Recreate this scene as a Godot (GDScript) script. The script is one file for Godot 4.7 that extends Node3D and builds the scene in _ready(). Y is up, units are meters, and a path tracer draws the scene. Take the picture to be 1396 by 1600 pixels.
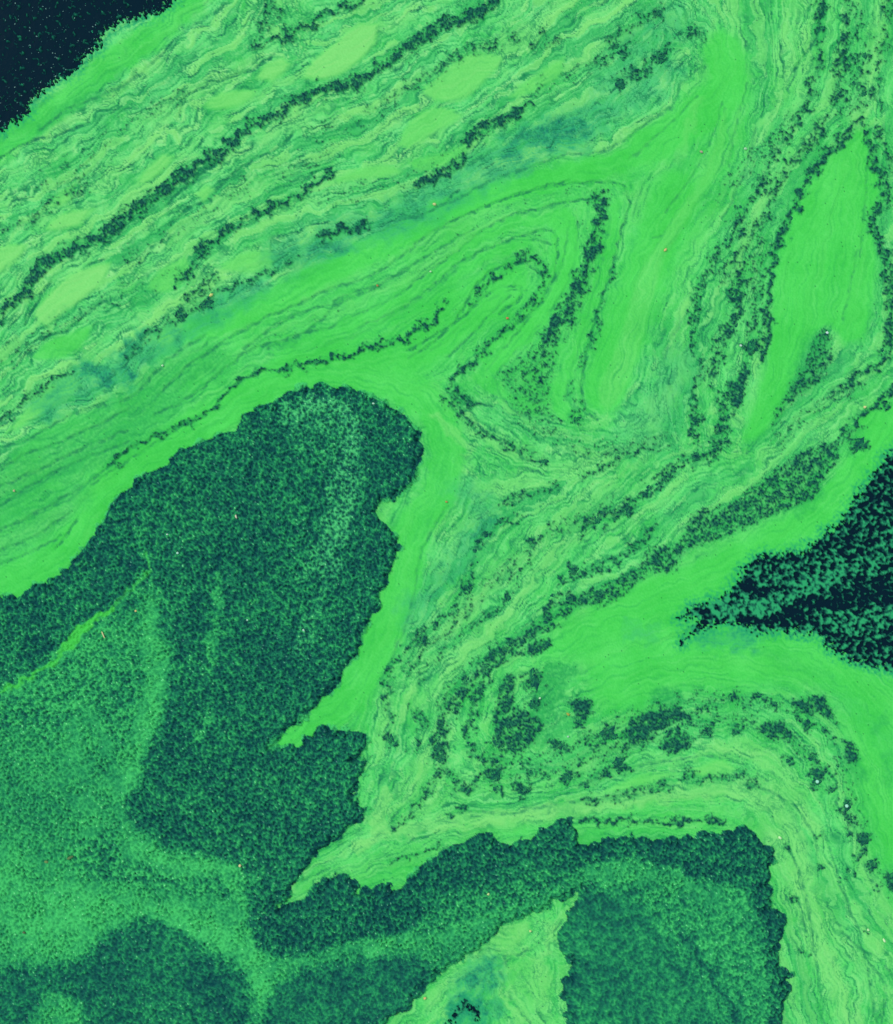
extends Node3D
# Algal bloom floating on dark water, seen straight down from 20 m. Plans below are in hundredths of a metre from the north-west corner of the plot.

const S := 1.5625            # plan units per cell of the relief
const M := 60                # cells of margin round the plot
const W := 1013
const H := 1144
const N := W * H
const CX := 698.0
const CY := 800.0
const GAIN := 0.80           # base colours are the measured tints times this

var wx: PackedFloat32Array
var wy: PackedFloat32Array
var amp: PackedFloat32Array      # how marbled the scum is
var dark: PackedFloat32Array     # thin dark seams
var grain: PackedFloat32Array    # density of dark granules
var pale: PackedFloat32Array
var teal: PackedFloat32Array
var mid: PackedFloat32Array      # half-grown, mid-green patches
var open_sd: PackedFloat32Array  # > 0 inside open water
var mass_sd: PackedFloat32Array  # > 0 inside the dense mats
var tone: PackedFloat32Array     # darkness of the dense mats
var fleck: PackedFloat32Array    # density of flecks on open water
var lawn: PackedFloat32Array     # bright scum lying on the mats
var silk: PackedFloat32Array     # smooth (not granular) parts of the mats
var bluish: PackedFloat32Array   # bluish bloom over the mats
var tsd: PackedFloat32Array
var id: PackedByteArray
var is_part: PackedByteArray      # ids that are parts of a dense mat
var flow := []                   # [x, y, dx, dy] samples of the drift direction
var names := {}
var kinds := {}                  # id -> [name, label, category, group, kind, parent id]
var next_id := 30
var used := {}
var mat_scum: StandardMaterial3D
var mat_mat: StandardMaterial3D
var rng := RandomNumberGenerator.new()


func _ready() -> void:
	var cam := Camera3D.new()
	cam.name = "camera"
	cam.position = Vector3(0, 20, 0)
	cam.rotation_degrees = Vector3(-90, 0, 0)
	cam.fov = rad_to_deg(2.0 * atan(8.0 / 19.95))
	cam.far = 900.0
	cam.current = true
	add_child(cam)
	var env := Environment.new()
	env.background_mode = Environment.BG_SKY
	var sky := Sky.new()
	var sm := ProceduralSkyMaterial.new()
	sm.sky_top_color = Color(0.80, 0.84, 0.88)
	sm.sky_horizon_color = Color(0.84, 0.87, 0.89)
	sm.sky_curve = 0.2
	sm.ground_horizon_color = Color(0.4, 0.45, 0.45)
	sm.ground_bottom_color = Color(0.2, 0.25, 0.25)
	sm.sun_angle_max = 0.0
	sky.sky_material = sm
	env.sky = sky
	env.tonemap_mode = Environment.TONE_MAPPER_LINEAR
	env.tonemap_exposure = 1.19
	env.sdfgi_enabled = true
	env.ssao_enabled = true
	env.ssil_enabled = true
	var we := WorldEnvironment.new()
	we.name = "world_environment"
	we.environment = env
	add_child(we)
	var sun := DirectionalLight3D.new()
	sun.name = "sun"
	sun.light_energy = 0.5
	sun.light_color = Color(1.0, 0.97, 0.92)
	sun.light_angular_distance = 12.0
	sun.shadow_enabled = true
	sun.rotation_degrees = Vector3(-48, -125, 0)
	add_child(sun)

	rng.seed = 7
	mat_scum = surface(0.62, 0.12)
	mat_mat = surface(0.8, 0.1)
	build_water()
	prepare()
	plan_regions()
	plan_mats()
	plan_lines()
	plan_patches()
	plan_clumps()
	grow()
	build_outer()
	build_specks()
	build_clumps()
	build_debris()


func surface(rough: float, spec: float) -> StandardMaterial3D:
	var m := StandardMaterial3D.new()
	m.vertex_color_use_as_albedo = true
	m.roughness = rough
	m.metallic_specular = spec
	return m


func tag(o: Node, label: String, category: String, group := "", kind := "") -> void:
	if label: o.set_meta("label", label)
	if category: o.set_meta("category", category)
	if group: o.set_meta("group", group)
	if kind: o.set_meta("kind", kind)


func numbered(called: String) -> String:
	var n: int = names.get(called, 0)
	names[called] = n + 1
	return called if n == 0 else "%s_%03d" % [called, n]


func build_water() -> void:
	var p := PlaneMesh.new()
	p.size = Vector2(600, 600)
	p.subdivide_depth = 3
	p.subdivide_width = 3
	var m := StandardMaterial3D.new()
	m.albedo_color = Color8(6, 31, 44)
	m.roughness = 0.22
	m.metallic_specular = 0.1
	var nt := NoiseTexture2D.new()
	var fn := FastNoiseLite.new()
	fn.seed = 5
	fn.frequency = 0.02
	nt.noise = fn
	nt.seamless = true
	nt.as_normal_map = true
	nt.bump_strength = 2.0
	m.normal_enabled = true
	m.normal_texture = nt
	m.normal_scale = 0.3
	m.uv1_triplanar = true
	m.uv1_world_triplanar = true
	m.uv1_scale = Vector3(0.4, 0.4, 0.4)
	var o := MeshInstance3D.new()
	o.name = "water"
	o.mesh = p
	o.material_override = m
	tag(o, "dark navy still water under the floating algae", "", "", "structure")
	add_child(o)


func field(fill := 0.0) -> PackedFloat32Array:
	var a := PackedFloat32Array()
	a.resize(N)
	if fill != 0.0: a.fill(fill)
	return a


func noise(sd: int, freq: float, oct := 1, cellular := false, gain := 0.5) -> PackedByteArray:
	var n := FastNoiseLite.new()
	n.seed = sd
	n.frequency = freq
	n.noise_type = FastNoiseLite.TYPE_CELLULAR if cellular else FastNoiseLite.TYPE_SIMPLEX
	n.fractal_type = FastNoiseLite.FRACTAL_FBM if oct > 1 else FastNoiseLite.FRACTAL_NONE
	n.fractal_octaves = oct
	n.fractal_gain = gain
	if cellular:
		n.cellular_return_type = FastNoiseLite.RETURN_DISTANCE
		n.cellular_distance_function = FastNoiseLite.DISTANCE_EUCLIDEAN
	return n.get_image(W, H, false, false, true).get_data()


func prepare() -> void:
	amp = field(0.34)
	dark = field()
	grain = field()
	pale = field()
	teal = field()
	mid = field()
	open_sd = field(-30.0)
	mass_sd = field(-30.0)
	tone = field(0.0)
	fleck = field(0.0)
	silk = field(0.0)
	lawn = field(0.0)
	bluish = field(0.0)
	tsd = field()
	id = PackedByteArray()
	id.resize(N)
	id.fill(1)
	is_part = PackedByteArray()
	is_part.resize(256)
	var a := noise(11, 0.05, 3)
	var b := noise(12, 0.05, 3)
	wx = field()
	wy = field()
	for i in N:
		wx[i] = (a[i] - 127.5) / 80.0
		wy[i] = (b[i] - 127.5) / 80.0


func curve(f: Array, closed: bool, step := 16.0) -> PackedVector2Array:
	var p := PackedVector2Array()
	var n := f.size() / 2
	for i in (n if closed else n - 1):
		var q := []
		for k in [-1, 0, 1, 2]:
			var j: int = posmod(i + k, n) if closed else clampi(i + k, 0, n - 1)
			q.append(Vector2(f[j * 2], f[j * 2 + 1]))
		var cuts: int = maxi(1, int(q[1].distance_to(q[2]) / step))
		for c in cuts:
			p.append(q[1].cubic_interpolate(q[2], q[0], q[3], float(c) / cuts) if cuts > 1 else q[1])
	if not closed: p.append(Vector2(f[n * 2 - 2], f[n * 2 - 1]))
	return p


# a soft stroke: the strength val within w of the curve, fading over soft, raised into buf; jit makes its course ragged
func stroke(buf: PackedFloat32Array, f: Array, w: float, soft: float, val := 1.0, jit := 3.0, w2 := -1.0, is_flow := true) -> void:
	var p := curve(f, false)
	if is_flow: drift(p)
	var last := p.size() - 1
	for s in last:
		var a := p[s]
		var b := p[s + 1]
		var ww := w if w2 < 0.0 else lerpf(w, w2, float(s) / last)
		var reach := ww + soft + jit
		var x0 := clampi(int((minf(a.x, b.x) - reach) / S) + M, 0, W - 1)
		var x1 := clampi(int((maxf(a.x, b.x) + reach) / S) + M + 1, 0, W - 1)
		var y0 := clampi(int((minf(a.y, b.y) - reach) / S) + M, 0, H - 1)
		var y1 := clampi(int((maxf(a.y, b.y) + reach) / S) + M + 1, 0, H - 1)
		var dx := b.x - a.x
		var dy := b.y - a.y
		var il := 1.0 / maxf(dx * dx + dy * dy, 0.001)
		for gy in range(y0, y1 + 1):
			var i := gy * W + x0
			for gx in range(x0, x1 + 1):
				var qx := (gx - M) * S + jit * wx[i] - a.x
				var qy := (gy - M) * S + jit * wy[i] - a.y
				var t := clampf((qx * dx + qy * dy) * il, 0.0, 1.0)
				qx -= t * dx
				qy -= t * dy
				var d := sqrt(qx * qx + qy * qy)
				if d < ww + soft:
					var v := val if d <= ww else val * (1.0 - (d - ww) / soft)
					if v > buf[i]: buf[i] = v
				i += 1


func drift(p: PackedVector2Array) -> void:
	var run := 99.0
	for s in p.size() - 1:
		var d := p[s + 1] - p[s]
		run += d.length()
		if run > 28.0:
			run = 0.0
			d = d.normalized()
			flow.append(Vector4(p[s].x, p[s].y, d.x * d.x - d.y * d.y, 2.0 * d.x * d.y))


# signed distance to a closed outline, positive inside, clamped to r, in tsd over the returned rectangle of cells
func outline(f: Array, r: float, smooth := true) -> Rect2i:
	var p := curve(f, true, 16.0 if smooth else 9999.0)
	var lo := p[0]
	var hi := p[0]
	for q in p:
		lo = lo.min(q)
		hi = hi.max(q)
	var x0 := clampi(int((lo.x - r) / S) + M, 0, W - 1)
	var x1 := clampi(int((hi.x + r) / S) + M + 1, 0, W - 1)
	var y0 := clampi(int((lo.y - r) / S) + M, 0, H - 1)
	var y1 := clampi(int((hi.y + r) / S) + M + 1, 0, H - 1)
	for gy in range(y0, y1 + 1):
		for i in range(gy * W + x0, gy * W + x1 + 1):
			tsd[i] = r
	var n := p.size()
	for s in n:
		var a := p[s]
		var b := p[(s + 1) % n]
		var dx := b.x - a.x
		var dy := b.y - a.y
		var il := 1.0 / maxf(dx * dx + dy * dy, 0.001)
		var u0 := clampi(int((minf(a.x, b.x) - r) / S) + M, x0, x1)
		var u1 := clampi(int((maxf(a.x, b.x) + r) / S) + M + 1, x0, x1)
		var v0 := clampi(int((minf(a.y, b.y) - r) / S) + M, y0, y1)
		var v1 := clampi(int((maxf(a.y, b.y) + r) / S) + M + 1, y0, y1)
		for gy in range(v0, v1 + 1):
			var i := gy * W + u0
			for gx in range(u0, u1 + 1):
				var qx := (gx - M) * S - a.x
				var qy := (gy - M) * S - a.y
				var t := clampf((qx * dx + qy * dy) * il, 0.0, 1.0)
				qx -= t * dx
				qy -= t * dy
				var d := qx * qx + qy * qy
				if d < tsd[i] * tsd[i]: tsd[i] = sqrt(d)
				i += 1
	for gy in range(y0, y1 + 1):
		var y := (gy - M) * S + 0.01
		var xs := []
		for s in n:
			var a := p[s]
			var b := p[(s + 1) % n]
			if (a.y <= y) != (b.y <= y):
				xs.append(a.x + (y - a.y) / (b.y - a.y) * (b.x - a.x))
		xs.sort()
		var inside := false
		var k := 0
		var i := gy * W + x0
		for gx in range(x0, x1 + 1):
			var x := (gx - M) * S
			while k < xs.size() and xs[k] < x:
				k += 1
				inside = not inside
			if not inside: tsd[i] = -tsd[i]
			i += 1
	return Rect2i(x0, y0, x1 - x0 + 1, y1 - y0 + 1)


# blends buf towards val inside an outline, over a feathered edge
func area(buf: PackedFloat32Array, f: Array, soft: float, val := 1.0) -> void:
	var r := outline(f, soft + 2.0)
	for gy in range(r.position.y, r.end.y):
		for i in range(gy * W + r.position.x, gy * W + r.end.x):
			var t := clampf(0.5 + 0.5 * tsd[i] / soft, 0.0, 1.0)
			if t > 0.0: buf[i] += (val - buf[i]) * t


func claim(f: Array, n: int, jit := 0.0) -> void:
	var r := outline(f, 3.0)
	for gy in range(r.position.y, r.end.y):
		for i in range(gy * W + r.position.x, gy * W + r.end.x):
			if tsd[i] > 0.0: id[i] = n


func new_id(called: String, label: String, category: String, group := "", kind := "", parent := -1) -> int:
	var n := next_id
	next_id += 1
	kinds[n] = [called, label, category, group, kind, parent]
	return n


func plan_regions() -> void:
	kinds[0] = ["algae_scum", "pale marbled green scum full of wavy veins beside the upper left open water", "algae scum", "bright scum sheets", "", -1]
	kinds[1] = ["algae_scum", "smooth bright green scum folded into nested loops above the big dark mat", "algae scum", "bright scum sheets", "", -1]
	kinds[2] = ["algae_scum", "streaked green scum dotted with rows of dark clumps at upper right", "algae scum", "bright scum sheets", "", -1]
	kinds[3] = ["algae_scum", "smooth teardrop of plain bright scum pointing up at the right edge", "algae scum", "bright scum sheets", "", -1]
	kinds[4] = ["algae_scum", "broad smooth bright green scum round the dark water at the right edge", "algae scum", "bright scum sheets", "", -1]
	kinds[5] = ["algae_scum", "swirled speckled scum in the middle, right of the big dark mat", "algae scum", "bright scum sheets", "", -1]
	kinds[6] = ["algae_scum", "curving pale-banded scum that wraps round the lower right dark dome", "algae scum", "bright scum sheets", "", -1]
	kinds[7] = ["algae_scum", "wedge of pale-blotched scum between the two dark mats at the bottom edge", "algae scum", "bright scum sheets", "", -1]
	kinds[8] = ["algae_mat", "largest dark green granular mat with scalloped rim and rounded upper end", "algae mat", "dark algae mats", "", -1]
	kinds[9] = ["algae_mat", "mid green mossy mat along the lower left with reddish brown smudges", "algae mat", "dark algae mats", "", -1]
	kinds[10] = ["algae_mat", "dark lumpy band of algae arching over the lower right dome", "algae mat", "dark algae mats", "", -1]
	kinds[11] = ["algae_mat", "smooth dark green dome with diagonal lighter stripes at lower right", "algae mat", "dark algae mats", "", -1]
	kinds[12] = ["algae_mat", "dark mound of algae with a blackish core in the bottom left corner", "algae mat", "dark algae mats", "", -1]
	kinds[13] = ["algae_mat", "smooth dark oval of algae at the bottom, left of the pale wedge", "algae mat", "dark algae mats", "", -1]
	kinds[14] = ["algae_scum", "narrow sliver of bright scum lying inside the dark mats at left", "algae scum", "bright scum sheets", "", -1]
	kinds[15] = ["algae_flecks", "loose teal green flecks scattered over the dark water at the right edge", "algae flecks", "", "stuff", -1]
	kinds[16] = ["algae_flecks", "sparse pale flecks fringing the dark water in the upper left corner", "algae flecks", "", "stuff", -1]
	kinds[17] = ["algae_flecks", "teal flecks in the small dark pool at the bottom edge", "algae flecks", "", "stuff", -1]
	var r0 := [-100, -100, 1130, -100, 1112, 60, 1102, 103, 1064, 131, 1054, 165, 1019, 186, 985, 213, 938, 237, 890, 241, 838, 258, 790, 272, 749, 292, 701, 316, 653, 337, 594, 370, 540, 402, 470, 442, 400, 480, 330, 512, 270, 545, 230, 585, 180, 622, 100, 652, 40, 680, -100, 760]
	var r2 := [1130, -100, 1500, -100, 1500, 590, 1394, 622, 1330, 672, 1210, 705, 1120, 715, 1050, 735, 955, 660, 1010, 540, 1060, 470, 1110, 380, 1165, 250, 1178, 150, 1150, 60]
	var r5 := [680, 640, 760, 600, 850, 655, 940, 655, 1050, 735, 1120, 715, 1210, 705, 1330, 670, 1325, 700, 1290, 765, 1210, 805, 1130, 845, 1065, 880, 1005, 900, 950, 950, 880, 960, 840, 1030, 780, 1042, 740, 1100, 700, 1240, 600, 1300, 555, 1300, 590, 1100, 640, 900, 650, 760]
	var r6 := [840, 1030, 910, 1040, 930, 1100, 1000, 1120, 1050, 1080, 1150, 1080, 1290, 1085, 1330, 1180, 1400, 1400, 1500, 1500, 1500, 1700, 1200, 1700, 1190, 1290, 900, 1270, 600, 1340, 440, 1412, 480, 1350, 560, 1296, 690, 1240, 740, 1100, 780, 1040]
	var r4 := [1500, 560, 1394, 625, 1340, 670, 1325, 705, 1290, 770, 1210, 808, 1130, 848, 1065, 885, 1005, 905, 950, 952, 880, 962, 840, 1030, 910, 1040, 930, 1100, 1000, 1115, 1050, 1078, 1150, 1078, 1290, 1082, 1335, 1180, 1340, 1260, 1400, 1390, 1500, 1480]
	var r3 := [1352, 198, 1368, 260, 1384, 300, 1362, 337, 1372, 390, 1368, 470, 1350, 530, 1320, 540, 1298, 510, 1268, 535, 1240, 600, 1212, 660, 1180, 690, 1160, 690, 1180, 620, 1202, 540, 1206, 450, 1215, 390, 1238, 337, 1254, 300, 1282, 254, 1312, 228]
	var r7 := [920, 1370, 960, 1480, 960, 1700, 540, 1700, 560, 1590, 760, 1440]
	var set := [[r0, 0, 1.0, 14], [r2, 2, 0.72, 18], [r5, 5, 0.74, 24], [r6, 6, 0.64, 24], [r4, 4, 0.1, 24], [r3, 3, 0.07, 8], [r7, 7, 0.6, 6]]
	for q in set:
		claim(q[0], q[1])
		area(amp, q[0], q[3], q[2])
	# calm, unmarbled zones
	var calm := field()
	stroke(calm, [-60, 270, 0, 228, 80, 172, 170, 100, 240, 52, 330, -30], 17, 12)
	stroke(calm, [-20, 930, 20, 905, 105, 865, 165, 765, 270, 690, 370, 635, 470, 580, 600, 590, 690, 655, 690, 760, 645, 830, 630, 900, 590, 1010, 540, 1090, 450, 1160], 22, 14)
	stroke(calm, [520, 580, 620, 560, 700, 500, 790, 450], 30, 18)
	stroke(calm, [1130, 80, 1140, 130, 1090, 180, 1010, 230], 24, 16)
	stroke(calm, [1060, 300, 1010, 420, 975, 520, 945, 610], 26, 16)
	stroke(calm, [680, 330, 800, 295, 960, 255, 1020, 230], 14, 8)
	stroke(calm, [880, 345, 880, 420, 840, 490, 770, 560], 16, 8)
	stroke(calm, [1390, 660, 1340, 760, 1240, 850, 1100, 920, 960, 960], 30, 18)
	stroke(calm, [300, 520, 420, 470, 520, 420, 640, 360], 16, 10)
	for i in N:
		if calm[i] > 0.0: amp[i] *= 1.0 - 0.8 * calm[i]


func plan_mats() -> void:
	# open water
	var pools := [
		[16, [-150, -150, 300, -150, 275, 0, 241, 20, 192, 31, 165, 45, 155, 69, 134, 86, 113, 113, 93, 120, 69, 141, 52, 155, 38, 179, 0, 203, -150, 290]],
		[15, [1500, 600, 1396, 703, 1342, 772, 1322, 810, 1287, 835, 1277, 848, 1246, 862, 1184, 869, 1164, 890, 1143, 920, 1122, 936, 1081, 950, 1060, 965, 1096, 966, 1067, 1005, 1112, 976, 1136, 974, 1177, 986, 1208, 986, 1260, 990, 1287, 996, 1305, 1020, 1356, 1041, 1396, 1048, 1520, 1070]],
		[17, [700, 1602, 713, 1582, 728, 1567, 742, 1574, 751, 1592, 746, 1598, 738, 1584, 727, 1576, 716, 1590, 708, 1606]]]
	for q in pools:
		var r := outline(q[1], 30.0, false)
		for gy in range(r.position.y, r.end.y):
			for i in range(gy * W + r.position.x, gy * W + r.end.x):
				if tsd[i] > open_sd[i]: open_sd[i] = tsd[i]
				if tsd[i] > -12.0: id[i] = q[0]
	area(fleck, [1500, 560, 1396, 690, 1342, 760, 1270, 840, 1170, 860, 1050, 960, 1060, 1010, 1120, 980, 1200, 1000, 1290, 1010, 1350, 1060, 1520, 1080], 14, 0.5)
	stroke(fleck, [1120, 945, 1165, 955, 1205, 945, 1250, 925, 1300, 910], 13, 12, 0.95, 8, -1, false)
	stroke(fleck, [1190, 900, 1230, 905, 1290, 880, 1330, 890, 1370, 870, 1400, 830], 12, 14, 0.72, 8, -1, false)
	stroke(fleck, [1300, 965, 1340, 975, 1390, 960], 13, 12, 0.78, 6, -1, false)
	stroke(fleck, [1170, 985, 1230, 975, 1280, 985], 6, 8, 0.7, 6, -1, false)
	var bare := field()
	stroke(bare, [1440, 915, 1380, 925, 1310, 935, 1262, 945, 1225, 965], 10, 12, 1.0, 5, -1, false)
	stroke(bare, [1225, 965, 1190, 976, 1160, 968], 4, 6, 0.9, 3, -1, false)
	stroke(bare, [1165, 915, 1200, 922, 1240, 920], 3, 6, 0.8, 3, -1, false)
	for i in N:
		fleck[i] *= 1.0 - 0.5 * bare[i]

	area(fleck, [690, 1560, 760, 1560, 765, 1640, 690, 1640], 4, 0.35)
	# the dense mats, one mass
	var mass := [-150, 960, 0, 932, 30, 928, 52, 912, 75, 912, 95, 895, 110, 878, 130, 858, 140, 838, 160, 815, 172, 790, 185, 772, 215, 745, 240, 735, 270, 712, 290, 700, 320, 685, 365, 672, 378, 650, 400, 635, 430, 630, 440, 615, 470, 602, 500, 600, 520, 602, 550, 606, 590, 620, 612, 632, 635, 648, 650, 662, 660, 680, 662, 705, 655, 725, 650, 748, 635, 765, 615, 780, 597, 785, 592, 808, 608, 822, 622, 840, 626, 855, 618, 875, 606, 905, 600, 930, 592, 950, 585, 965, 570, 985, 565, 1005, 560, 1022, 540, 1042, 538, 1060, 520, 1080, 505, 1092, 495, 1110, 475, 1125, 452, 1140, 424, 1166, 455, 1158, 467, 1166, 480, 1148, 505, 1133, 530, 1140, 560, 1142, 577, 1140, 575, 1162, 556, 1188, 580, 1180, 575, 1200, 562, 1222, 552, 1250, 575, 1264, 565, 1285, 545, 1300, 530, 1312, 505, 1325, 495, 1340, 470, 1368, 455, 1398, 436, 1414, 470, 1402, 500, 1380, 520, 1366, 545, 1366, 556, 1380, 560, 1392, 590, 1385, 600, 1375, 615, 1388, 628, 1388, 640, 1370, 665, 1350, 680, 1335, 710, 1322, 740, 1302, 770, 1302, 780, 1318, 820, 1315, 850, 1295, 885, 1275, 905, 1295, 908, 1318, 925, 1320, 960, 1310, 990, 1306, 1040, 1310, 1085, 1308, 1115, 1290, 1125, 1308, 1145, 1295, 1165, 1292, 1185, 1298, 1190, 1318, 1212, 1330, 1210, 1350, 1200, 1380, 1210, 1395, 1200, 1420, 1228, 1425, 1228, 1460, 1212, 1485, 1222, 1510, 1238, 1525, 1232, 1550, 1225, 1575, 1222, 1600, 1222, 1720, 900, 1720, 888, 1600, 878, 1555, 882, 1532, 895, 1506, 880, 1495, 868, 1480, 872, 1452, 885, 1435, 900, 1410, 908, 1392, 880, 1405, 850, 1420, 800, 1440, 760, 1470, 730, 1498, 690, 1520, 668, 1540, 652, 1560, 640, 1578, 615, 1592, 600, 1600, 560, 1720, -150, 1720]
	var r := outline(mass, 30.0, false)
	for gy in range(r.position.y, r.end.y):
		for i in range(gy * W + r.position.x, gy * W + r.end.x):
			mass_sd[i] = tsd[i]
	claim_mass(mass, 8)
	for i in N:
		if id[i] == 8: tone[i] = 0.86
	var moss := [-150, 1130, 0, 1085, 60, 1050, 110, 1012, 180, 968, 215, 925, 240, 908, 256, 940, 248, 985, 268, 1000, 265, 1040, 258, 1075, 255, 1120, 240, 1150, 232, 1180, 215, 1215, 198, 1250, 210, 1290, 245, 1300, 260, 1325, 300, 1330, 330, 1338, 372, 1350, 390, 1380, 395, 1430, 410, 1478, 460, 1492, 520, 1476, 600, 1460, 700, 1445, 760, 1415, 820, 1392, 880, 1372, 930, 1348, 1000, 1337, 1060, 1342, 1100, 1370, 1150, 1385, 1185, 1430, 1190, 1720, -150, 1720]
	area(tone, moss, 9, 0.5)
	claim_mass(moss, 9)
	# greener cores of the moss and darker shreds in it
	area(tone, [60, 1070, 150, 1040, 200, 1060, 190, 1120, 110, 1150, 40, 1140, 10, 1110], 34, 0.56)
	area(tone, [-20, 1120, 60, 1100, 130, 1170, 110, 1260, 60, 1320, -20, 1280], 40, 0.50)
	area(tone, [140, 1320, 190, 1310, 300, 1345, 375, 1370, 380, 1420, 260, 1410, 160, 1390], 22, 0.56)
	area(tone, [140, 1100, 160, 1180, 190, 1250, 150, 1290, 110, 1230, 110, 1150], 30, 0.44)
	area(tone, [-20, 1330, 100, 1380, 240, 1400, 380, 1430, 400, 1490, 330, 1470, 250, 1430, 170, 1440, 60, 1480, -20, 1440], 26, 0.24)
	area(tone, [200, 1290, 260, 1330, 330, 1345, 370, 1355, 330, 1362, 250, 1350, 200, 1330], 10, 0.22)
	area(tone, [230, 940, 250, 960, 245, 990, 265, 1010, 258, 1080, 250, 1130, 225, 1180, 205, 1230, 195, 1200, 225, 1120, 230, 1040], 12, 0.22)
	# bright wisps and the bluish bloom on the big mat
	stroke(tone, [640, 700, 640, 740], 1, 8, 0.95, 4, -1, false)
	for w in [[[462, 648, 490, 628, 520, 628, 543, 650, 552, 690, 542, 730, 548, 770, 532, 820, 515, 850, 522, 890], 6, 1.0], [[530, 640, 546, 680, 536, 720, 520, 770, 512, 830, 500, 880], 3, 0.85], [[512, 890, 495, 950, 470, 1020], 3, 0.55], [[440, 640, 470, 660, 500, 655, 530, 670], 9, 0.6], [[470, 690, 500, 700, 530, 720], 6, 0.35], [[500, 850, 480, 900], 5, 0.5], [[555, 690, 560, 740, 550, 790], 3, 0.6]]:
		stroke(bluish, w[0], w[1], 12, w[2], 9, -1, false)
	var wisp := field()
	for w in [[[0, 1085, 60, 1050, 112, 1010, 150, 985, 180, 960, 200, 930, 215, 910, 238, 890, 232, 868], 2.0], [[345, 895, 340, 950, 335, 990, 325, 1020, 340, 1040], 2.0], [[330, 1100, 325, 1130, 310, 1160], 2.0], [[345, 1350, 360, 1380, 385, 1420, 390, 1470, 410, 1500, 405, 1560], 3.0], [[540, 1085, 470, 1130, 424, 1168], 2.0], [[640, 1450, 590, 1480, 560, 1520], 3.0], [[1000, 1460, 1040, 1510, 1070, 1560], 4.0], [[1060, 1480, 1095, 1540, 1130, 1600], 4.0], [[1090, 1340, 1125, 1360], 2.0], [[225, 1480, 240, 1530, 250, 1560], 3.0]]:
		stroke(wisp, w[0], w[1], 7, 0.6, 7, -1, false)
	for i in N:
		if wisp[i] > 0.0: tone[i] = lerpf(tone[i], 0.12, wisp[i])
	# lower band, rim, dome, mound, oval
	var band := [395, 1390, 430, 1425, 470, 1402, 520, 1360, 640, 1370, 740, 1296, 900, 1270, 1120, 1285, 1190, 1290, 1216, 1330, 1206, 1390, 1206, 1420, 1235, 1425, 1240, 1530, 1226, 1720, 1196, 1720, 1194, 1560, 1188, 1470, 1180, 1420, 1150, 1385, 1120, 1368, 1085, 1372, 1050, 1350, 1000, 1334, 930, 1345, 880, 1368, 820, 1390, 760, 1412, 690, 1440, 600, 1455, 520, 1470, 450, 1490, 405, 1476, 390, 1430]
	area(tone, band, 8, 0.9)
	claim_mass(band, 10)
	area(tone, [640, 1410, 760, 1385, 870, 1350, 940, 1340, 880, 1372, 770, 1415, 680, 1448], 14, 0.62)
	area(tone, [570, 1430, 640, 1410, 700, 1412, 660, 1430, 610, 1455], 8, 0.98)
	var dome := [908, 1392, 940, 1386, 985, 1392, 1030, 1440, 1080, 1500, 1110, 1560, 1130, 1620, 1140, 1720, 890, 1720, 888, 1600, 872, 1550, 885, 1520, 890, 1500, 866, 1480, 870, 1450, 890, 1420]
	area(tone, dome, 20, 0.74)
	area(tone, [1060, 1390, 1120, 1395, 1185, 1440, 1192, 1720, 1130, 1720, 1110, 1560, 1070, 1480], 14, 0.54)
	area(silk, [1060, 1390, 1120, 1395, 1185, 1440, 1192, 1720, 1130, 1720, 1110, 1560, 1070, 1480], 14, 0.45)
	area(silk, dome, 20, 0.75)
	area(tone, [990, 1400, 1050, 1420, 1110, 1480, 1150, 1560, 1120, 1560, 1060, 1480], 16, 0.58)
	area(tone, [890, 1500, 905, 1560, 905, 1720, 880, 1720, 872, 1550], 8, 0.85)
	claim_mass([908, 1392, 985, 1380, 1060, 1352, 1120, 1372, 1160, 1395, 1184, 1430, 1190, 1500, 1194, 1560, 1194, 1720, 890, 1720, 872, 1550, 890, 1500, 866, 1480], 11)
	for w in [[985, 1450, 1030, 1500, 1065, 1560], [1035, 1450, 1085, 1520, 1130, 1600]]:
		stroke(tone, [w[0] + 22, w[1] - 6, w[2] + 22, w[3] - 6, w[4] + 22, w[5] - 6], 5, 10, 0.78, 8, -1, false)
	var tone_up := field()
	for f in [[402, 1600, 408, 1560, 428, 1525, 470, 1496, 540, 1481, 620, 1474, 700, 1450, 760, 1422], [-40, 1500, 60, 1488, 130, 1474, 180, 1440, 250, 1424, 320, 1450, 385, 1500, 402, 1550], [900, 1372, 960, 1362, 1040, 1372, 1110, 1400], [60, 1590, 100, 1570, 125, 1610]]:
		stroke(tone_up, f, 5, 14, 0.85, 8, -1, false)
	for k in 9:
		var u := 935.0 + k * 26.0 + rng.randf_range(-8, 8)
		var v := 1440.0 + rng.randf_range(-25, 25)
		stroke(tone_up, [u, v, u + 45, v + 62, u + 78, v + 130, u + 98, v + 190], 1.2, 4.0, rng.randf_range(0.25, 0.6), 7, -1, false)
	var mound := [-150, 1530, 0, 1515, 60, 1508, 130, 1498, 165, 1462, 210, 1440, 250, 1442, 300, 1465, 345, 1492, 380, 1520, 392, 1555, 395, 1600, 395, 1720, 130, 1720, 135, 1600, 120, 1560, 80, 1545, 60, 1570, 40, 1600, 20, 1720, -150, 1720]
	area(tone, mound, 9, 0.84)
	area(silk, mound, 20, 0.45)
	claim_mass(mound, 12)
	area(tone, [290, 1500, 340, 1510, 350, 1545, 370, 1580, 385, 1610, 350, 1600, 310, 1560, 290, 1530], 16, 0.95)
	area(tone, [170, 1470, 230, 1450, 290, 1480, 260, 1510, 190, 1510], 22, 0.78)
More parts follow.
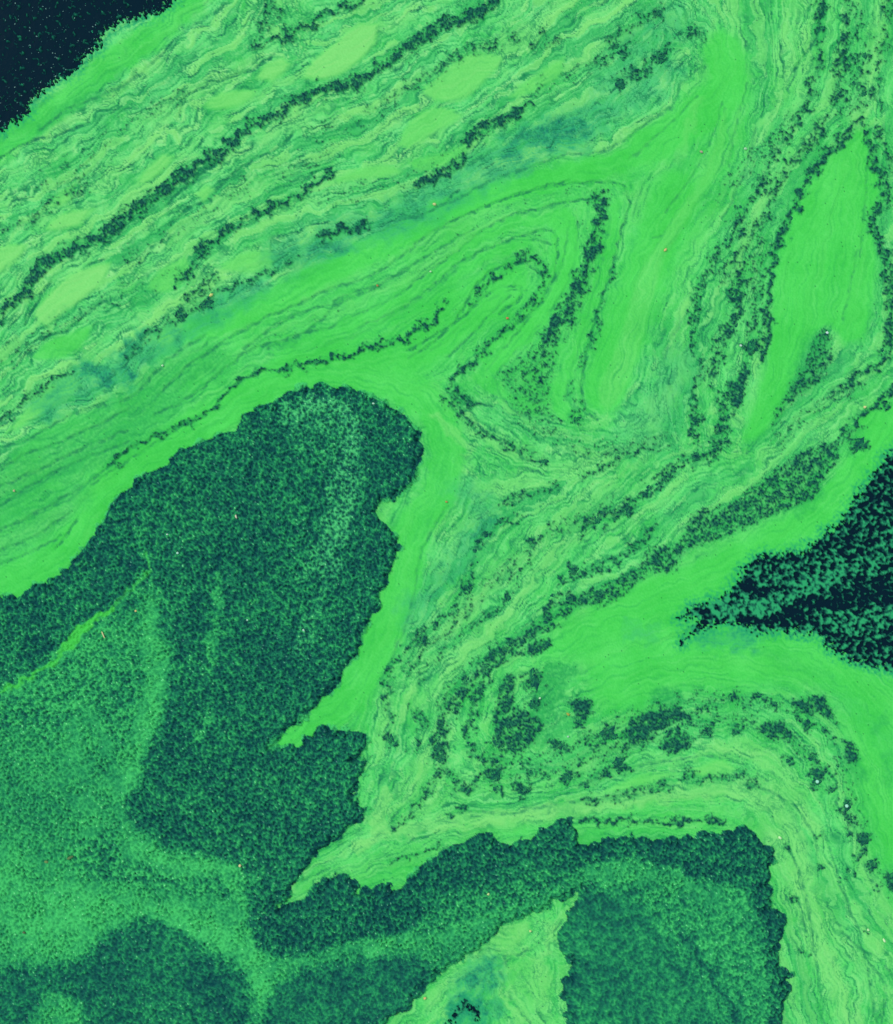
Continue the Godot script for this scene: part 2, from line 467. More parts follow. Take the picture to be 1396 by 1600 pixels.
	var oval := [405, 1600, 415, 1570, 440, 1535, 500, 1510, 580, 1496, 650, 1495, 672, 1510, 668, 1535, 650, 1560, 636, 1580, 600, 1596, 570, 1620, 560, 1720, 400, 1720]
	area(tone, oval, 8, 0.86)
	area(silk, oval, 18, 0.6)
	claim_mass(oval, 13)
	for i in N:
		if tone_up[i] > 0.0: tone[i] -= 0.10 * tone_up[i]
	# the bright sliver
	stroke(lawn, [-60, 1118, 0, 1082, 50, 1056, 84, 1034, 108, 1010], 0.8, 2.2, 0.85, 4, 3.0, false)
	stroke(lawn, [108, 1010, 128, 984, 150, 966, 178, 952], 4.5, 2.0, 1.0, 4, 5.5, false)
	stroke(lawn, [178, 952, 196, 932, 214, 912, 238, 890, 231, 866], 1.0, 3.0, 0.5, 5, -1, false)
	var mark := field()
	stroke(mark, [20, 1072, 50, 1056, 84, 1034, 108, 1010, 128, 984, 150, 966, 178, 952], 2.0, 1.0, 1.0, 4, 6.0, false)
	for i in N:
		if mark[i] > 0.5 and id[i] >= 8 and id[i] <= 13: id[i] = 14


func claim_mass(f: Array, n: int) -> void:
	var r := outline(f, 4.0, n != 8)
	for gy in range(r.position.y, r.end.y):
		for i in range(gy * W + r.position.x, gy * W + r.end.x):
			if tsd[i] > 0.0 and mass_sd[i] > 0.0: id[i] = n


func seam(w: float, v: float, lines: Array) -> void:
	for f in lines:
		stroke(dark, f, w * 0.8, 1.9, v, 1.7)


# a streak of dark granules that is an object of its own where it is dense
func streak(label: String, w: float, v: float, f: Array, w2 := -1.0, jit := 5.0) -> void:
	stroke(grain, f, w * 0.45, w * 1.25 + 4.0, minf(v * 1.08, 1.0), jit * 1.3, w2 if w2 < 0.0 else w2 * 0.5)
	if label == "": return
	var n := new_id("algae_streak", label, "algae streak", "dark grainy streaks in the scum")
	var mark := field()
	stroke(mark, f, w * 0.75, 1.0, 1.0, jit, w2 if w2 < 0.0 else w2 * 0.75, false)
	for i in N:
		if mark[i] > 0.5 and id[i] < 8: id[i] = n


func plan_lines() -> void:
	streak("longest dark grainy streak, running diagonally right across the upper left marbled scum", 8, 0.88, [-40, 515, 0, 487, 14, 479, 41, 452, 62, 420, 103, 392, 148, 375, 179, 351, 213, 323, 241, 306, 282, 279, 309, 254, 347, 237, 378, 206, 413, 189, 444, 172, 478, 151, 508, 138, 560, 127, 598, 103, 629, 79, 660, 58, 694, 34, 721, 31, 756, 14, 775, -20])
	streak("thin dark streak just above the topmost pale lens", 5, 0.85, [426, 62, 478, 41, 501, 27, 536, 10, 573, -4])
	streak("smudged dark streak coming straight down from the top edge at left", 8, 0.6, [423, -10, 413, 31, 402, 72])
	streak("dark streak below the long diagonal one, ending in a clot", 5, 0.8, [275, 441, 292, 428, 313, 397, 323, 385, 344, 368, 378, 344, 430, 323, 478, 296, 518, 268])
	streak("short dark streak beside the upper right end of the blue-green seam", 5, 0.95, [728, 227, 742, 203, 770, 193, 797, 182, 825, 162])
	streak("short dark dash low beside the blue-green seam in the marbled scum", 5, 0.95, [656, 285, 680, 275, 708, 261, 722, 245])
	streak("dark dash at the end of the blue-green seam, above the folded loops", 5, 0.9, [501, 371, 529, 361, 553, 354, 575, 348])
	streak("dark granular band down the right side of the folded loops", 9, 0.85, [936, 305, 940, 335, 926, 395, 907, 438, 893, 476, 866, 517, 840, 560, 815, 600], 20.0)
	streak("faint granular band just right of the folded loops", 6, 0.5, [935, 469, 914, 552, 893, 583, 890, 620, 908, 634])
	streak("broken dark streak under the loops above the big dark mat", 5, 0.85, [460, 570, 490, 566, 529, 556, 563, 548, 584, 538, 625, 534, 646, 517, 673, 503, 690, 480])
	streak("row of dark granules along the left side of the smooth teardrop", 5, 0.9, [1349, 182, 1308, 224, 1280, 254, 1253, 299, 1236, 337, 1219, 371, 1208, 409, 1203, 440, 1201, 486, 1195, 555])
	streak("row of dark granules along the right side of the smooth teardrop", 6, 0.75, [1356, 199, 1366, 248, 1380, 285, 1387, 309, 1363, 337, 1366, 365, 1380, 395, 1390, 418, 1391, 493, 1384, 562, 1346, 586, 1311, 610])
	streak("outermost beaded streak in the upper right streaked scum", 7, 0.7, [1328, -20, 1325, 41, 1315, 76, 1311, 113, 1308, 151])
	streak("long beaded streak through the middle of the upper right streaked scum", 5, 0.65, [1282, -10, 1280, 100, 1270, 131, 1246, 189, 1229, 213, 1201, 254, 1184, 303, 1164, 327, 1143, 358, 1119, 406, 1088, 459, 1084, 521, 1081, 552])
	streak("beaded streak between the long one and the teardrop", 7, 0.6, [1290, 190, 1277, 199, 1253, 237, 1225, 275, 1212, 292, 1195, 344, 1164, 371, 1150, 402, 1143, 435])
	streak("broad granular streak left of the lower half of the teardrop", 10, 0.55, [1188, 380, 1184, 438, 1180, 490, 1170, 530])
	streak("dotted streak ending at the dark oval patch left of the teardrop", 5, 0.75, [1157, 417, 1153, 486, 1139, 514, 1126, 552, 1112, 583])
	streak("granular tail below the dark oval patch left of the teardrop", 8, 0.6, [1132, 625, 1128, 660, 1136, 685, 1120, 700])
	streak("beaded streak at the far right edge above the dark water", 6, 0.9, [1420, 592, 1394, 612, 1370, 638, 1346, 651, 1322, 678])
	streak("clotted streak left of the long grainy patch in the middle right", 7, 0.75, [1119, 712, 1080, 718, 1053, 727, 1040, 745, 995, 782, 968, 799, 926, 815])
	streak("thin speckled streak between the clotted one and the long grainy patch", 5, 0.65, [1019, 824, 995, 855, 978, 866, 937, 886, 897, 900, 873, 907])
	streak("dark chain that bends round the middle and turns right at its foot", 7, 0.75, [940, 928, 900, 935, 866, 935, 845, 975, 800, 1008, 752, 1041, 725, 1079, 701, 1113, 687, 1148, 687, 1172, 694, 1199, 718, 1226, 735, 1230, 746, 1216])
	streak("inner speckled chain beside the round dark patch", 6, 0.6, [838, 1014, 800, 1020, 769, 1048, 745, 1082, 739, 1117, 735, 1155, 745, 1190])
	streak("grainy strand rising from the pale fork in the centre", 4, 0.6, [611, 1160, 604, 1051, 622, 1034, 635, 1014, 665, 985, 701, 962, 725, 917, 735, 897, 752, 842, 780, 821, 800, 808])
	streak("speckled strand above the thin pale streak in the centre", 4, 0.5, [652, 1065, 690, 1020, 730, 985, 790, 940, 830, 870, 845, 842, 862, 818])
	streak("soft speckled streak along the top of the pale curving band", 6, 0.6, [905, 1252, 961, 1245, 998, 1235, 1047, 1225, 1071, 1211, 1098, 1221, 1139, 1214, 1153, 1206, 1184, 1225])
	streak("thin dashed streak directly over the lower dark band", 3.5, 0.85, [905, 1283, 961, 1280, 988, 1283, 1060, 1283, 1091, 1284, 1125, 1280])
	for f in [[0, 354, 34, 354, 69, 330], [137, 272, 127, 299, 96, 305, 70, 320], [615, 148, 646, 131, 680, 107, 708, 83, 742, 76, 780, 69, 804, 58], [831, 72, 845, 50, 862, 69, 876, 55], [910, 107, 938, 89, 960, 79, 980, 81], [1363, 144, 1377, 103, 1384, 52, 1392, -10], [1346, 89, 1342, 131, 1348, 180], [950, 60, 985, 40, 1025, 18], [1010, 110, 1030, 80, 1046, 62], [960, 130, 975, 110], [1080, 40, 1095, 60]]:
		streak("", 6, 0.55, f)
	for f in [[961, 411, 943, 459, 926, 527], [1010, 700, 960, 720, 915, 745], [690, 620, 720, 650, 745, 668, 800, 700, 855, 722], [780, 790, 830, 770, 870, 760], [640, 1100, 660, 1130, 645, 1180], [1100, 560, 1085, 620, 1090, 700], [455, 60, 440, 30, 420, 0], [860, 650, 905, 655], [1345, 20, 1340, 60], [1372, 200, 1396, 260], [690, 1200, 650, 1260, 610, 1300], [930, 1214, 968, 1190], [608, 1349, 653, 1338, 690, 1318], [200, 560, 240, 520, 300, 480, 345, 455], [285, 470, 340, 430], [350, 455, 395, 431, 444, 418, 465, 400], [0, 655, 34, 631, 69, 600, 113, 579], [850, 985, 930, 930, 1010, 890], [905, 1160, 950, 1150, 1000, 1140]]:
		streak("", 5, 0.6, f)
	for f in [[880, 1180, 940, 1140, 1010, 1110, 1090, 1095, 1180, 1098, 1250, 1115, 1310, 1170, 1330, 1240, 1350, 1310], [800, 1215, 880, 1200, 960, 1175, 1040, 1150, 1110, 1125, 1190, 1130, 1250, 1165, 1290, 1220], [690, 1100, 730, 1050, 790, 1010, 870, 960], [640, 1040, 700, 980, 780, 900, 860, 830, 950, 790], [750, 1180, 780, 1190, 860, 1180], [1130, 300, 1180, 250, 1250, 180], [1120, 430, 1150, 400, 1200, 330], [1110, 560, 1150, 480, 1170, 420], [1360, 60, 1340, 120, 1320, 180], [820, 660, 880, 690, 960, 700, 1040, 690], [1220, 690, 1270, 640, 1340, 600]]:
		stroke(grain, f, 5, 20, 0.47, 9)
	for f in [[40, 300, 130, 250, 200, 190, 280, 150], [10, 560, 100, 500, 200, 460, 280, 420], [200, 400, 300, 340, 400, 280, 520, 240], [460, 220, 560, 190, 640, 140, 720, 90], [840, 140, 920, 100, 1000, 60], [500, 310, 600, 290, 700, 240, 780, 180]]:
		stroke(grain, f, 3, 20, 0.40, 12)
	for f in [[440, 552, 520, 530, 600, 492, 680, 440, 740, 400, 800, 372, 850, 372], [380, 540, 470, 508, 560, 470, 640, 425, 720, 370, 800, 322, 880, 300, 950, 298, 972, 320, 955, 390, 935, 470], [620, 548, 690, 515, 728, 470, 770, 428, 815, 405, 848, 420, 855, 455, 830, 490, 790, 525, 750, 570, 722, 600, 735, 625, 790, 640], [880, 345, 905, 340, 912, 375, 890, 430, 860, 490, 810, 545, 770, 590, 780, 625, 820, 655, 870, 662]]:
		stroke(grain, f, 2, 9, 0.3, 6)
	# thin dark seams
	seam(1.2, 0.55, [[700, 560, 740, 520, 790, 470, 800, 462], [660, 560, 720, 510, 765, 468, 800, 452, 822, 455], [480, 548, 560, 522, 640, 478, 700, 432, 760, 388, 830, 374, 862, 382], [520, 470, 600, 440, 680, 392, 740, 358], [890, 345, 880, 410, 850, 470, 800, 530, 760, 580], [905, 350, 895, 420, 866, 480, 815, 540, 775, 590, 790, 630, 830, 655], [955, 340, 942, 410, 920, 490, 900, 560, 885, 620, 900, 645], [0, 880, 50, 862, 95, 838], [140, 760, 200, 720, 270, 675, 330, 640]])
	seam(1.6, 0.9, [[21, 576, 45, 548, 62, 527, 103, 517, 131, 493, 162, 472, 182, 476], [38, 507, 52, 480, 62, 466, 80, 440], [138, 414, 165, 404], [268, 347, 292, 327, 330, 313], [406, 244, 440, 227, 461, 206], [337, 296, 371, 268, 400, 245], [282, 182, 285, 155, 309, 138, 361, 120, 395, 107, 430, 85], [0, 248, 48, 220, 86, 213, 140, 190], [629, 220, 660, 186, 690, 165], [701, 313, 718, 296], [745, 658, 769, 682, 800, 696, 818, 717, 855, 720], [708, 613, 735, 624, 769, 634], [1290, 0, 1275, 60, 1240, 110], [340, 250, 300, 285, 260, 320]])
	seam(1.8, 0.6, [[62, 203, 103, 172, 151, 151, 193, 134, 241, 96, 261, 76, 292, 45, 335, 20, 365, -5], [594, 350, 653, 337, 701, 316, 749, 292, 790, 272, 838, 258, 890, 241, 938, 237, 985, 213, 1019, 186, 1054, 165, 1064, 131, 1102, 103], [0, 700, 52, 683, 120, 644, 165, 634], [0, 735, 34, 713, 86, 693, 144, 668, 200, 640], [0, 760, 60, 735, 130, 700, 200, 672], [0, 790, 58, 752, 120, 722, 200, 690], [0, 830, 60, 800, 130, 760, 170, 730], [0, 860, 60, 835, 110, 800], [189, 630, 217, 610, 268, 558, 320, 525], [248, 617, 275, 589, 309, 562, 361, 527, 413, 497, 478, 469, 508, 455, 546, 442, 600, 420, 697, 345], [241, 648, 292, 624, 344, 582, 389, 548, 430, 534, 478, 520, 529, 473], [85, 858, 105, 835, 120, 812], [380, 545, 460, 493, 529, 473, 580, 452, 640, 420]])
	seam(1.5, 0.75, [[420, 545, 460, 524, 511, 514, 563, 490, 615, 466, 652, 438, 694, 407, 718, 390, 756, 360, 797, 338, 866, 320, 900, 313, 936, 309], [560, 510, 608, 493, 652, 466, 690, 435, 728, 404, 770, 385, 825, 365, 866, 361, 872, 395, 868, 430, 850, 462], [640, 560, 690, 525, 720, 490, 735, 460, 760, 430, 790, 412, 820, 410, 845, 425, 855, 450, 840, 480, 810, 505, 775, 530], [640, 545, 700, 512, 742, 479, 769, 455, 797, 445, 814, 448, 816, 460, 807, 473, 780, 490], [665, 365, 721, 340, 790, 310, 860, 292, 920, 285, 962, 285, 982, 296, 985, 320, 972, 360, 960, 411, 943, 459, 922, 540, 910, 600, 915, 640, 935, 658], [700, 350, 745, 330, 821, 299, 890, 282], [165, 734, 203, 703, 234, 686, 292, 662, 327, 644, 364, 603, 389, 586, 420, 579, 457, 574]])
	streak("", 3, 0.7, [165, 734, 203, 703, 234, 686, 292, 662, 327, 644, 364, 603, 389, 586, 420, 579, 457, 576])
	streak("speckled strand that wraps the innermost loop and runs down its right side", 5, 0.7, [735, 478, 760, 445, 795, 415, 830, 398, 850, 412, 852, 440, 835, 465, 800, 505, 760, 545, 730, 570, 705, 600, 715, 625, 750, 630])
	seam(1.3, 0.4, [[1040, 330, 1075, 285, 1110, 225, 1130, 160], [1020, 400, 1060, 330, 1100, 290, 1128, 230, 1135, 170], [1085, 310, 1110, 270, 1130, 250], [1020, 370, 1050, 365, 1068, 340], [985, 250, 1040, 200, 1090, 150], [1026, 400, 1020, 450, 1005, 500], [1340, 390, 1330, 450, 1318, 500], [1356, 260, 1352, 330, 1345, 400], [640, 1000, 700, 940, 740, 870, 760, 820], [600, 1060, 640, 960, 660, 860, 700, 790], [1182, 200, 1160, 280, 1130, 340], [1168, 130, 1150, 200, 1140, 260], [1060, 640, 1040, 560, 1075, 490]])
	seam(1.6, 0.55, [[1225, 1300, 1260, 1400, 1275, 1500, 1290, 1600], [1290, 1300, 1320, 1400, 1350, 1480, 1370, 1600], [1295, 1420, 1330, 1470, 1375, 1500, 1400, 1530], [1350, 1500, 1385, 1540, 1380, 1600], [1160, 1225, 1200, 1235, 1240, 1260, 1275, 1310, 1280, 1370], [905, 1230, 960, 1205, 1040, 1190, 1100, 1182, 1150, 1190, 1200, 1220], [780, 1510, 800, 1560, 830, 1600], [790, 1500, 812, 1550, 850, 1590], [770, 1500, 830, 1485, 880, 1440], [740, 1545, 780, 1510, 800, 1500], [701, 1273, 752, 1269, 797, 1273, 855, 1259, 938, 1249, 1020, 1240]])


func lens(label: String, parent: int, f: Array, v := 0.85, claimed := true) -> void:
	area(pale, f, 4, v)
	area(amp, f, 4, 0.5 if parent == 7 else 0.14)
	area(dark, f, 3, 0.0)
	if not claimed: return
	var n := new_id("pale_lens", label, "", "", "", parent)
	var r := outline(f, 3.0)
	for gy in range(r.position.y, r.end.y):
		for i in range(gy * W + r.position.x, gy * W + r.end.x):
			if tsd[i] > 0.0 and id[i] == parent: id[i] = n


func plan_patches() -> void:
	lens("largest pale yellow-green lens near the top edge", 0, [472, 120, 491, 93, 525, 65, 563, 38, 591, 36, 587, 65, 563, 93, 529, 117, 494, 124], 1.0)
	lens("pale yellow-green lens near the left edge below the long dark streak", 0, [52, 493, 72, 464, 107, 431, 138, 417, 172, 411, 162, 438, 131, 466, 96, 490, 72, 512], 1.0)
	lens("", 0, [72, 358, 96, 334, 144, 327, 124, 351], 0.95)
	lens("", 0, [-40, 400, 0, 385, 41, 382, 31, 402, 0, 424, -40, 440], 0.95)
	lens("", 0, [399, 122, 413, 100, 440, 89, 454, 100, 426, 126], 0.9)
	lens("", 0, [316, 165, 347, 144, 402, 141, 371, 165, 335, 170], 0.75)
	lens("", 0, [213, 285, 230, 261, 254, 241, 272, 244, 248, 272, 225, 288], 0.85)
	lens("", 0, [303, 303, 323, 289, 337, 294, 318, 315], 0.75)
	lens("", 0, [76, 325, 95, 298, 118, 285, 110, 312], 0.75)
	lens("", 0, [660, 146, 694, 110, 735, 83, 787, 90, 763, 120, 718, 157], 0.7)
	lens("", 0, [796, 151, 835, 117, 883, 89, 878, 115, 830, 145], 0.6)
	lens("", 0, [622, 227, 640, 190, 680, 166, 721, 180, 680, 208, 640, 232], 0.6)
	lens("", 0, [515, 285, 556, 265, 598, 256, 628, 268, 600, 276, 560, 280], 0.6)
	lens("", 0, [639, 254, 701, 235, 735, 222, 720, 245, 670, 268], 0.45)
	lens("", 0, [41, 640, 76, 603, 113, 586, 127, 600, 100, 625, 60, 650, 5, 680], 0.6)
	lens("", 0, [230, 450, 250, 420, 290, 400, 300, 420, 265, 455], 0.45)
	lens("", 0, [345, 420, 370, 400, 415, 390, 440, 400, 400, 425], 0.55)
	lens("", 0, [235, 520, 260, 510, 285, 505, 280, 525, 250, 540], 0.5)
	lens("", 6, [945, 1237, 1002, 1211, 1060, 1209, 1020, 1222, 975, 1236], 0.5)
	lens("", 6, [1078, 1207, 1105, 1192, 1129, 1187, 1153, 1202, 1116, 1216], 0.6)
	lens("pale lens of scum in the upper part of the bottom wedge", 7, [757, 1479, 770, 1452, 828, 1441, 811, 1472, 780, 1490], 0.6)
	lens("pale streaky lens at the lower right of the bottom wedge", 7, [785, 1520, 800, 1507, 852, 1500, 862, 1558, 831, 1582, 800, 1560], 0.3)
	lens("", 1, [1000, 430, 1030, 380, 1060, 330, 1100, 270, 1125, 190, 1134, 170, 1130, 250, 1095, 310, 1040, 400, 1020, 470, 985, 590, 950, 640, 935, 610, 965, 540], 0.3, false)
	lens("", 1, [48, 558, 69, 534, 110, 520, 144, 507, 124, 545, 82, 562], 0.15, false)
	# pale ribbons
	for q in [[[590, 1300, 640, 1298, 700, 1284, 770, 1278, 830, 1270, 930, 1256, 1020, 1246, 1100, 1238, 1170, 1242, 1220, 1275, 1250, 1330], 6, 10, 0.7], [[1170, 1225, 1230, 1240, 1260, 1280], 8, 14, 0.5], [[1215, 1260, 1250, 1330, 1262, 1400, 1280, 1480, 1310, 1540, 1325, 1610], 10, 12, 0.6], [[1010, 1247, 1110, 1228, 1180, 1232], 5, 10, 0.5], [[1270, 1380, 1300, 1440, 1345, 1500, 1365, 1560], 7, 12, 0.4], [[1335, 1420, 1375, 1475], 5, 8, 0.5], [[602, 1235, 594, 1280, 585, 1305, 560, 1325], 6, 6, 0.7], [[608, 1145, 639, 1093, 666, 1041, 721, 1010, 770, 983, 855, 890], 3, 8, 0.5], [[683, 648, 710, 678, 735, 702], 4, 7, 0.55], [[760, 980, 700, 1050, 660, 1100], 7, 14, 0.35], [[1090, 160, 1060, 250], 3, 8, 0.3], [[1255, 60, 1262, 120, 1240, 180], 8, 16, 0.35], [[1300, 120, 1290, 180, 1240, 240], 4, 8, 0.4], [[940, 350, 925, 430, 880, 530], 1, 3, 0.2], [[775, 1520, 790, 1560, 815, 1600], 4, 6, 0.6], [[668, 1570, 700, 1535, 740, 1515, 770, 1490], 6, 8, 0.45], [[690, 1585, 715, 1550, 750, 1535], 3, 5, 0.5], [[790, 1505, 778, 1530, 800, 1575, 835, 1605], 2, 4, 0.7], [[858, 1440, 868, 1460, 850, 1490], 3, 6, 0.5], [[720, 1500, 760, 1488, 820, 1490], 4, 6, 0.4], [[842, 1500, 850, 1530, 846, 1570], 6, 8, 0.5], [[1000, 690, 1040, 640, 1075, 560], 5, 14, 0.4], [[960, 760, 900, 830, 850, 890], 4, 12, 0.35], [[1010, 720, 960, 750, 905, 800, 860, 870], 2, 6, 0.45], [[620, 1250, 660, 1180, 700, 1080], 3, 9, 0.4], [[1050, 1195, 1120, 1172, 1180, 1185, 1240, 1230], 3, 8, 0.45], [[900, 1230, 980, 1205, 1060, 1185], 3, 8, 0.35], [[1150, 420, 1190, 330, 1230, 260], 2, 7, 0.35], [[1110, 500, 1130, 430], 2, 7, 0.35], [[1210, 60, 1220, 140, 1190, 220], 3, 10, 0.35], [[345, 250, 420, 215, 470, 185], 6, 10, 0.35], [[10, 460, 60, 400, 140, 360], 5, 8, 0.3]]:
		stroke(pale, q[0], q[1], q[2], q[3], 5.0)
	# clear strips between the folds
	var clear := field()
	for f in [[620, 570, 690, 545, 740, 495, 790, 452], [892, 345, 895, 400, 868, 455, 838, 505, 790, 555, 752, 590, 790, 618, 835, 640], [962, 320, 955, 390, 930, 460, 905, 540, 878, 600, 874, 638, 895, 652], [430, 560, 520, 540, 600, 506, 680, 458, 750, 405, 820, 378], [470, 540, 560, 502, 660, 445, 740, 380, 800, 350, 860, 342], [520, 415, 620, 380, 720, 325, 830, 282, 930, 262]]:
		stroke(clear, f, 6.5, 6, 1.0, 4, -1, false)
	for i in N:
		if clear[i] > 0.0:
			grain[i] *= 1.0 - 0.85 * clear[i]
			dark[i] *= 1.0 - 0.7 * clear[i]
			amp[i] *= 1.0 - 0.6 * clear[i]
	# thin, blue-green places where the water shows through
	for q in [[[600, 350, 660, 320, 720, 290, 800, 240, 860, 205, 930, 185], 16, 26, 0.62], [[800, 240, 850, 215, 900, 205], 18, 26, 0.85], [[870, 195, 884, 220], 5, 8, 1.0], [[440, 400, 500, 380, 560, 352], 14, 26, 0.6], [[470, 402, 500, 390, 540, 380], 9, 12, 0.75], [[100, 620, 160, 588, 210, 552, 260, 530, 330, 490, 400, 445], 10, 22, 0.6], [[125, 580, 160, 588, 195, 590], 10, 15, 0.95], [[190, 565, 206, 541, 225, 528], 8, 12, 0.85], [[70, 640, 110, 610, 140, 600], 12, 20, 0.6], [[960, 140, 1000, 80, 1040, 40], 22, 30, 0.45], [[940, 170, 1000, 150, 1045, 110], 10, 20, 0.5], [[720, 770, 760, 790, 730, 850, 690, 900, 640, 960], 8, 22, 0.45], [[745, 830, 775, 815], 5, 10, 0.7], [[725, 880, 690, 915, 650, 950], 6, 10, 0.5], [[1100, 1000, 1130, 995, 1170, 1000], 12, 14, 0.65], [[985, 985, 1020, 990], 8, 12, 0.35], [[1000, 680, 1040, 640, 1060, 580], 22, 34, 0.3], [[730, 1600, 735, 1550, 760, 1520], 18, 20, 0.9], [[760, 1600, 775, 1575], 8, 12, 0.6], [[715, 1592, 728, 1580, 745, 1592], 12, 10, 1.0], [[1300, 1080, 1396, 1160], 4, 20, 0.12]]:
		stroke(teal, q[0], q[1], q[2], q[3], 8.0, -1, false)
	# half-grown, mid-green strips
	for q in [[[0, 770, 80, 720, 160, 690, 250, 620], 26, 26, 0.55], [[0, 850, 60, 815, 120, 770], 16, 20, 0.4], [[150, 660, 250, 590, 330, 560], 14, 20, 0.45], [[1020, 500, 1050, 560], 10, 20, 0.2], [[62, 203, 103, 172, 151, 151, 193, 134], 5, 6, 0.55], [[1275, 540, 1250, 600], 14, 12, 0.5], [[870, 1055, 860, 1080, 845, 1110], 18, 6, 0.8], [[890, 1048, 860, 1060], 10, 5, 0.8], [[1030, 1090, 1055, 1092], 12, 6, 0.7], [[1280, 770, 1250, 800], 8, 8, 0.45], [[1170, 1010, 1300, 1060], 3, 8, 0.2], [[845, 1150, 880, 1130], 14, 8, 0.6], [[1385, 1120, 1370, 1145], 4, 6, 0.4], [[1396, 1180, 1390, 1220], 6, 12, 0.35], [[1330, 1190, 1350, 1210], 8, 8, 0.5], [[905, 1280, 880, 1262], 6, 8, 0.3], [[1340, 675, 1325, 700], 6, 7, 0.4]]:
		stroke(mid, q[0], q[1], q[2], q[3], 4.0, -1, false)
	for q in [["pale_ribbon", 6, [590, 1300, 640, 1298, 700, 1284, 770, 1278, 830, 1270], 9], ["pale_ribbon", 6, [840, 1268, 930, 1256, 1020, 1246, 1100, 1238, 1170, 1242, 1215, 1270], 9], ["pale_ribbon", 6, [1215, 1270, 1250, 1330, 1262, 1400, 1280, 1480, 1310, 1540, 1325, 1660], 13], ["pale_fork", 6, [602, 1235, 594, 1280, 585, 1305, 560, 1325], 8], ["pale_streak", 5, [608, 1145, 639, 1093, 666, 1041, 721, 1010, 770, 983, 855, 890], 5], ["pale_streak", 5, [683, 648, 710, 678, 735, 702], 6], ["blue_green_veil", 0, [600, 350, 660, 320, 720, 290, 800, 240, 860, 205, 930, 185], 26], ["blue_green_veil", 0, [440, 400, 500, 380, 560, 352], 22], ["blue_green_veil", 0, [100, 620, 160, 588, 210, 552, 260, 530], 20], ["blue_green_veil", 0, [960, 140, 1000, 80, 1040, 40], 30], ["blue_green_veil", 4, [1100, 1000, 1130, 995, 1170, 1000], 16], ["blue_green_veil", 7, [730, 1600, 735, 1550, 760, 1520], 18], ["blue_green_veil", 5, [725, 860, 690, 900, 640, 960], 15],
		["bluish_bloom", 8, [470, 640, 510, 632, 540, 650, 548, 690, 540, 730, 548, 770, 530, 820, 515, 850, 525, 890], 18], ["bluish_bloom", 8, [505, 900, 490, 960, 470, 1020], 11], ["bright_wisp", 8, [345, 895, 340, 950, 335, 990, 325, 1020, 340, 1040], 4], ["bright_wisp", 8, [330, 1100, 325, 1130, 310, 1160], 4], ["bright_wisp", 9, [345, 1350, 360, 1380, 385, 1420, 390, 1470, 410, 1500, 405, 1560], 6], ["bright_stripe", 11, [1000, 1460, 1040, 1510, 1070, 1560], 10], ["bright_stripe", 11, [1060, 1480, 1095, 1540, 1130, 1600], 10], ["dark_core", 12, [300, 1505, 330, 1540, 370, 1595], 20], ["dark_lobe", 10, [1205, 1430, 1212, 1470], 14], ["dark_lobe", 10, [1210, 1510, 1212, 1560], 14]]:
		part_of(q[0], q[1], q[2], q[3], 6.0)
	# grainy patches big enough to be objects
	patch("long grainy dark patch pointing at the dark water on the right", [1311, 686, 1280, 694, 1243, 706, 1225, 722, 1201, 737, 1177, 754, 1153, 779, 1119, 789, 1081, 799, 1072, 825, 1050, 850, 1012, 855, 1000, 880, 957, 914, 922, 938, 918, 948, 947, 946, 988, 925, 1005, 899, 1060, 895, 1067, 866, 1129, 843, 1177, 823, 1208, 806, 1270, 782, 1287, 754, 1316, 712], 0.68)
	patch("rounded dark grainy patch with mid green inside, in the lower middle", [787, 1055, 807, 1051, 806, 1100, 825, 1110, 850, 1130, 835, 1161, 804, 1179, 780, 1165, 768, 1130, 776, 1095, 780, 1070], 0.8)
	patch("three-cornered grainy patch at the foot of the folded loops", [780, 583, 838, 541, 873, 541, 862, 603, 852, 650, 804, 646, 793, 617], 0.5)
	patch("dark oval patch left of the smooth teardrop", [1164, 562, 1174, 575, 1166, 605, 1160, 630, 1150, 640, 1138, 620, 1136, 597, 1150, 590], 0.98)
	patch("mid green grainy patch at the foot of the smooth teardrop", [1291, 508, 1302, 530, 1298, 583, 1262, 612, 1225, 644, 1212, 679, 1204, 660, 1225, 615, 1246, 583, 1267, 534], 0.62)
	patch("dark patch with ragged edge below the broad smooth scum, left end of its row", [974, 1155, 984, 1127, 1019, 1110, 1054, 1107, 1084, 1113, 1081, 1124, 1047, 1132, 1030, 1142, 1019, 1152, 990, 1160], 0.95)
	patch("dark lens-shaped patch under the left end of the row below the smooth scum", [1026, 1170, 1040, 1155, 1064, 1148, 1084, 1152, 1078, 1168, 1053, 1182], 0.95)
	patch("dark patch at the crest of the curving scum near the right edge", [1238, 1096, 1262, 1088, 1290, 1084, 1300, 1108, 1310, 1135, 1296, 1122, 1270, 1112, 1250, 1112], 0.92)
	patch("mid green tall patch near the right edge of the curving scum", [1318, 1155, 1332, 1158, 1344, 1172, 1340, 1195, 1326, 1190], 0.85)
	patch("small pitted dark patch under the crest of the curving scum", [1186, 1140, 1200, 1126, 1228, 1130, 1242, 1152, 1236, 1162, 1215, 1150, 1200, 1158], 0.85)
	patch("long thin dark patch at the top end of the dark chain", [819, 1022, 828, 1006, 860, 996, 866, 1008, 845, 1020], 0.95)
	patch("small dark arrow-shaped patch beside the rounded grainy patch", [880, 1096, 905, 1088, 928, 1096, 918, 1122, 905, 1128, 892, 1106], 0.95)


# a stretch along a curve that is a part of whichever sheet or mat it lies on
func part_of(called: String, parent: int, f: Array, w: float, jit: float) -> void:
	var n := new_id(called, "", "", "", "", parent)
	is_part[n] = 1 if parent >= 8 and parent <= 13 else 0
	var mark := field()
	stroke(mark, f, w, 1.0, 1.0, jit, -1, false)
	for i in N:
		if mark[i] > 0.5 and id[i] == parent: id[i] = n


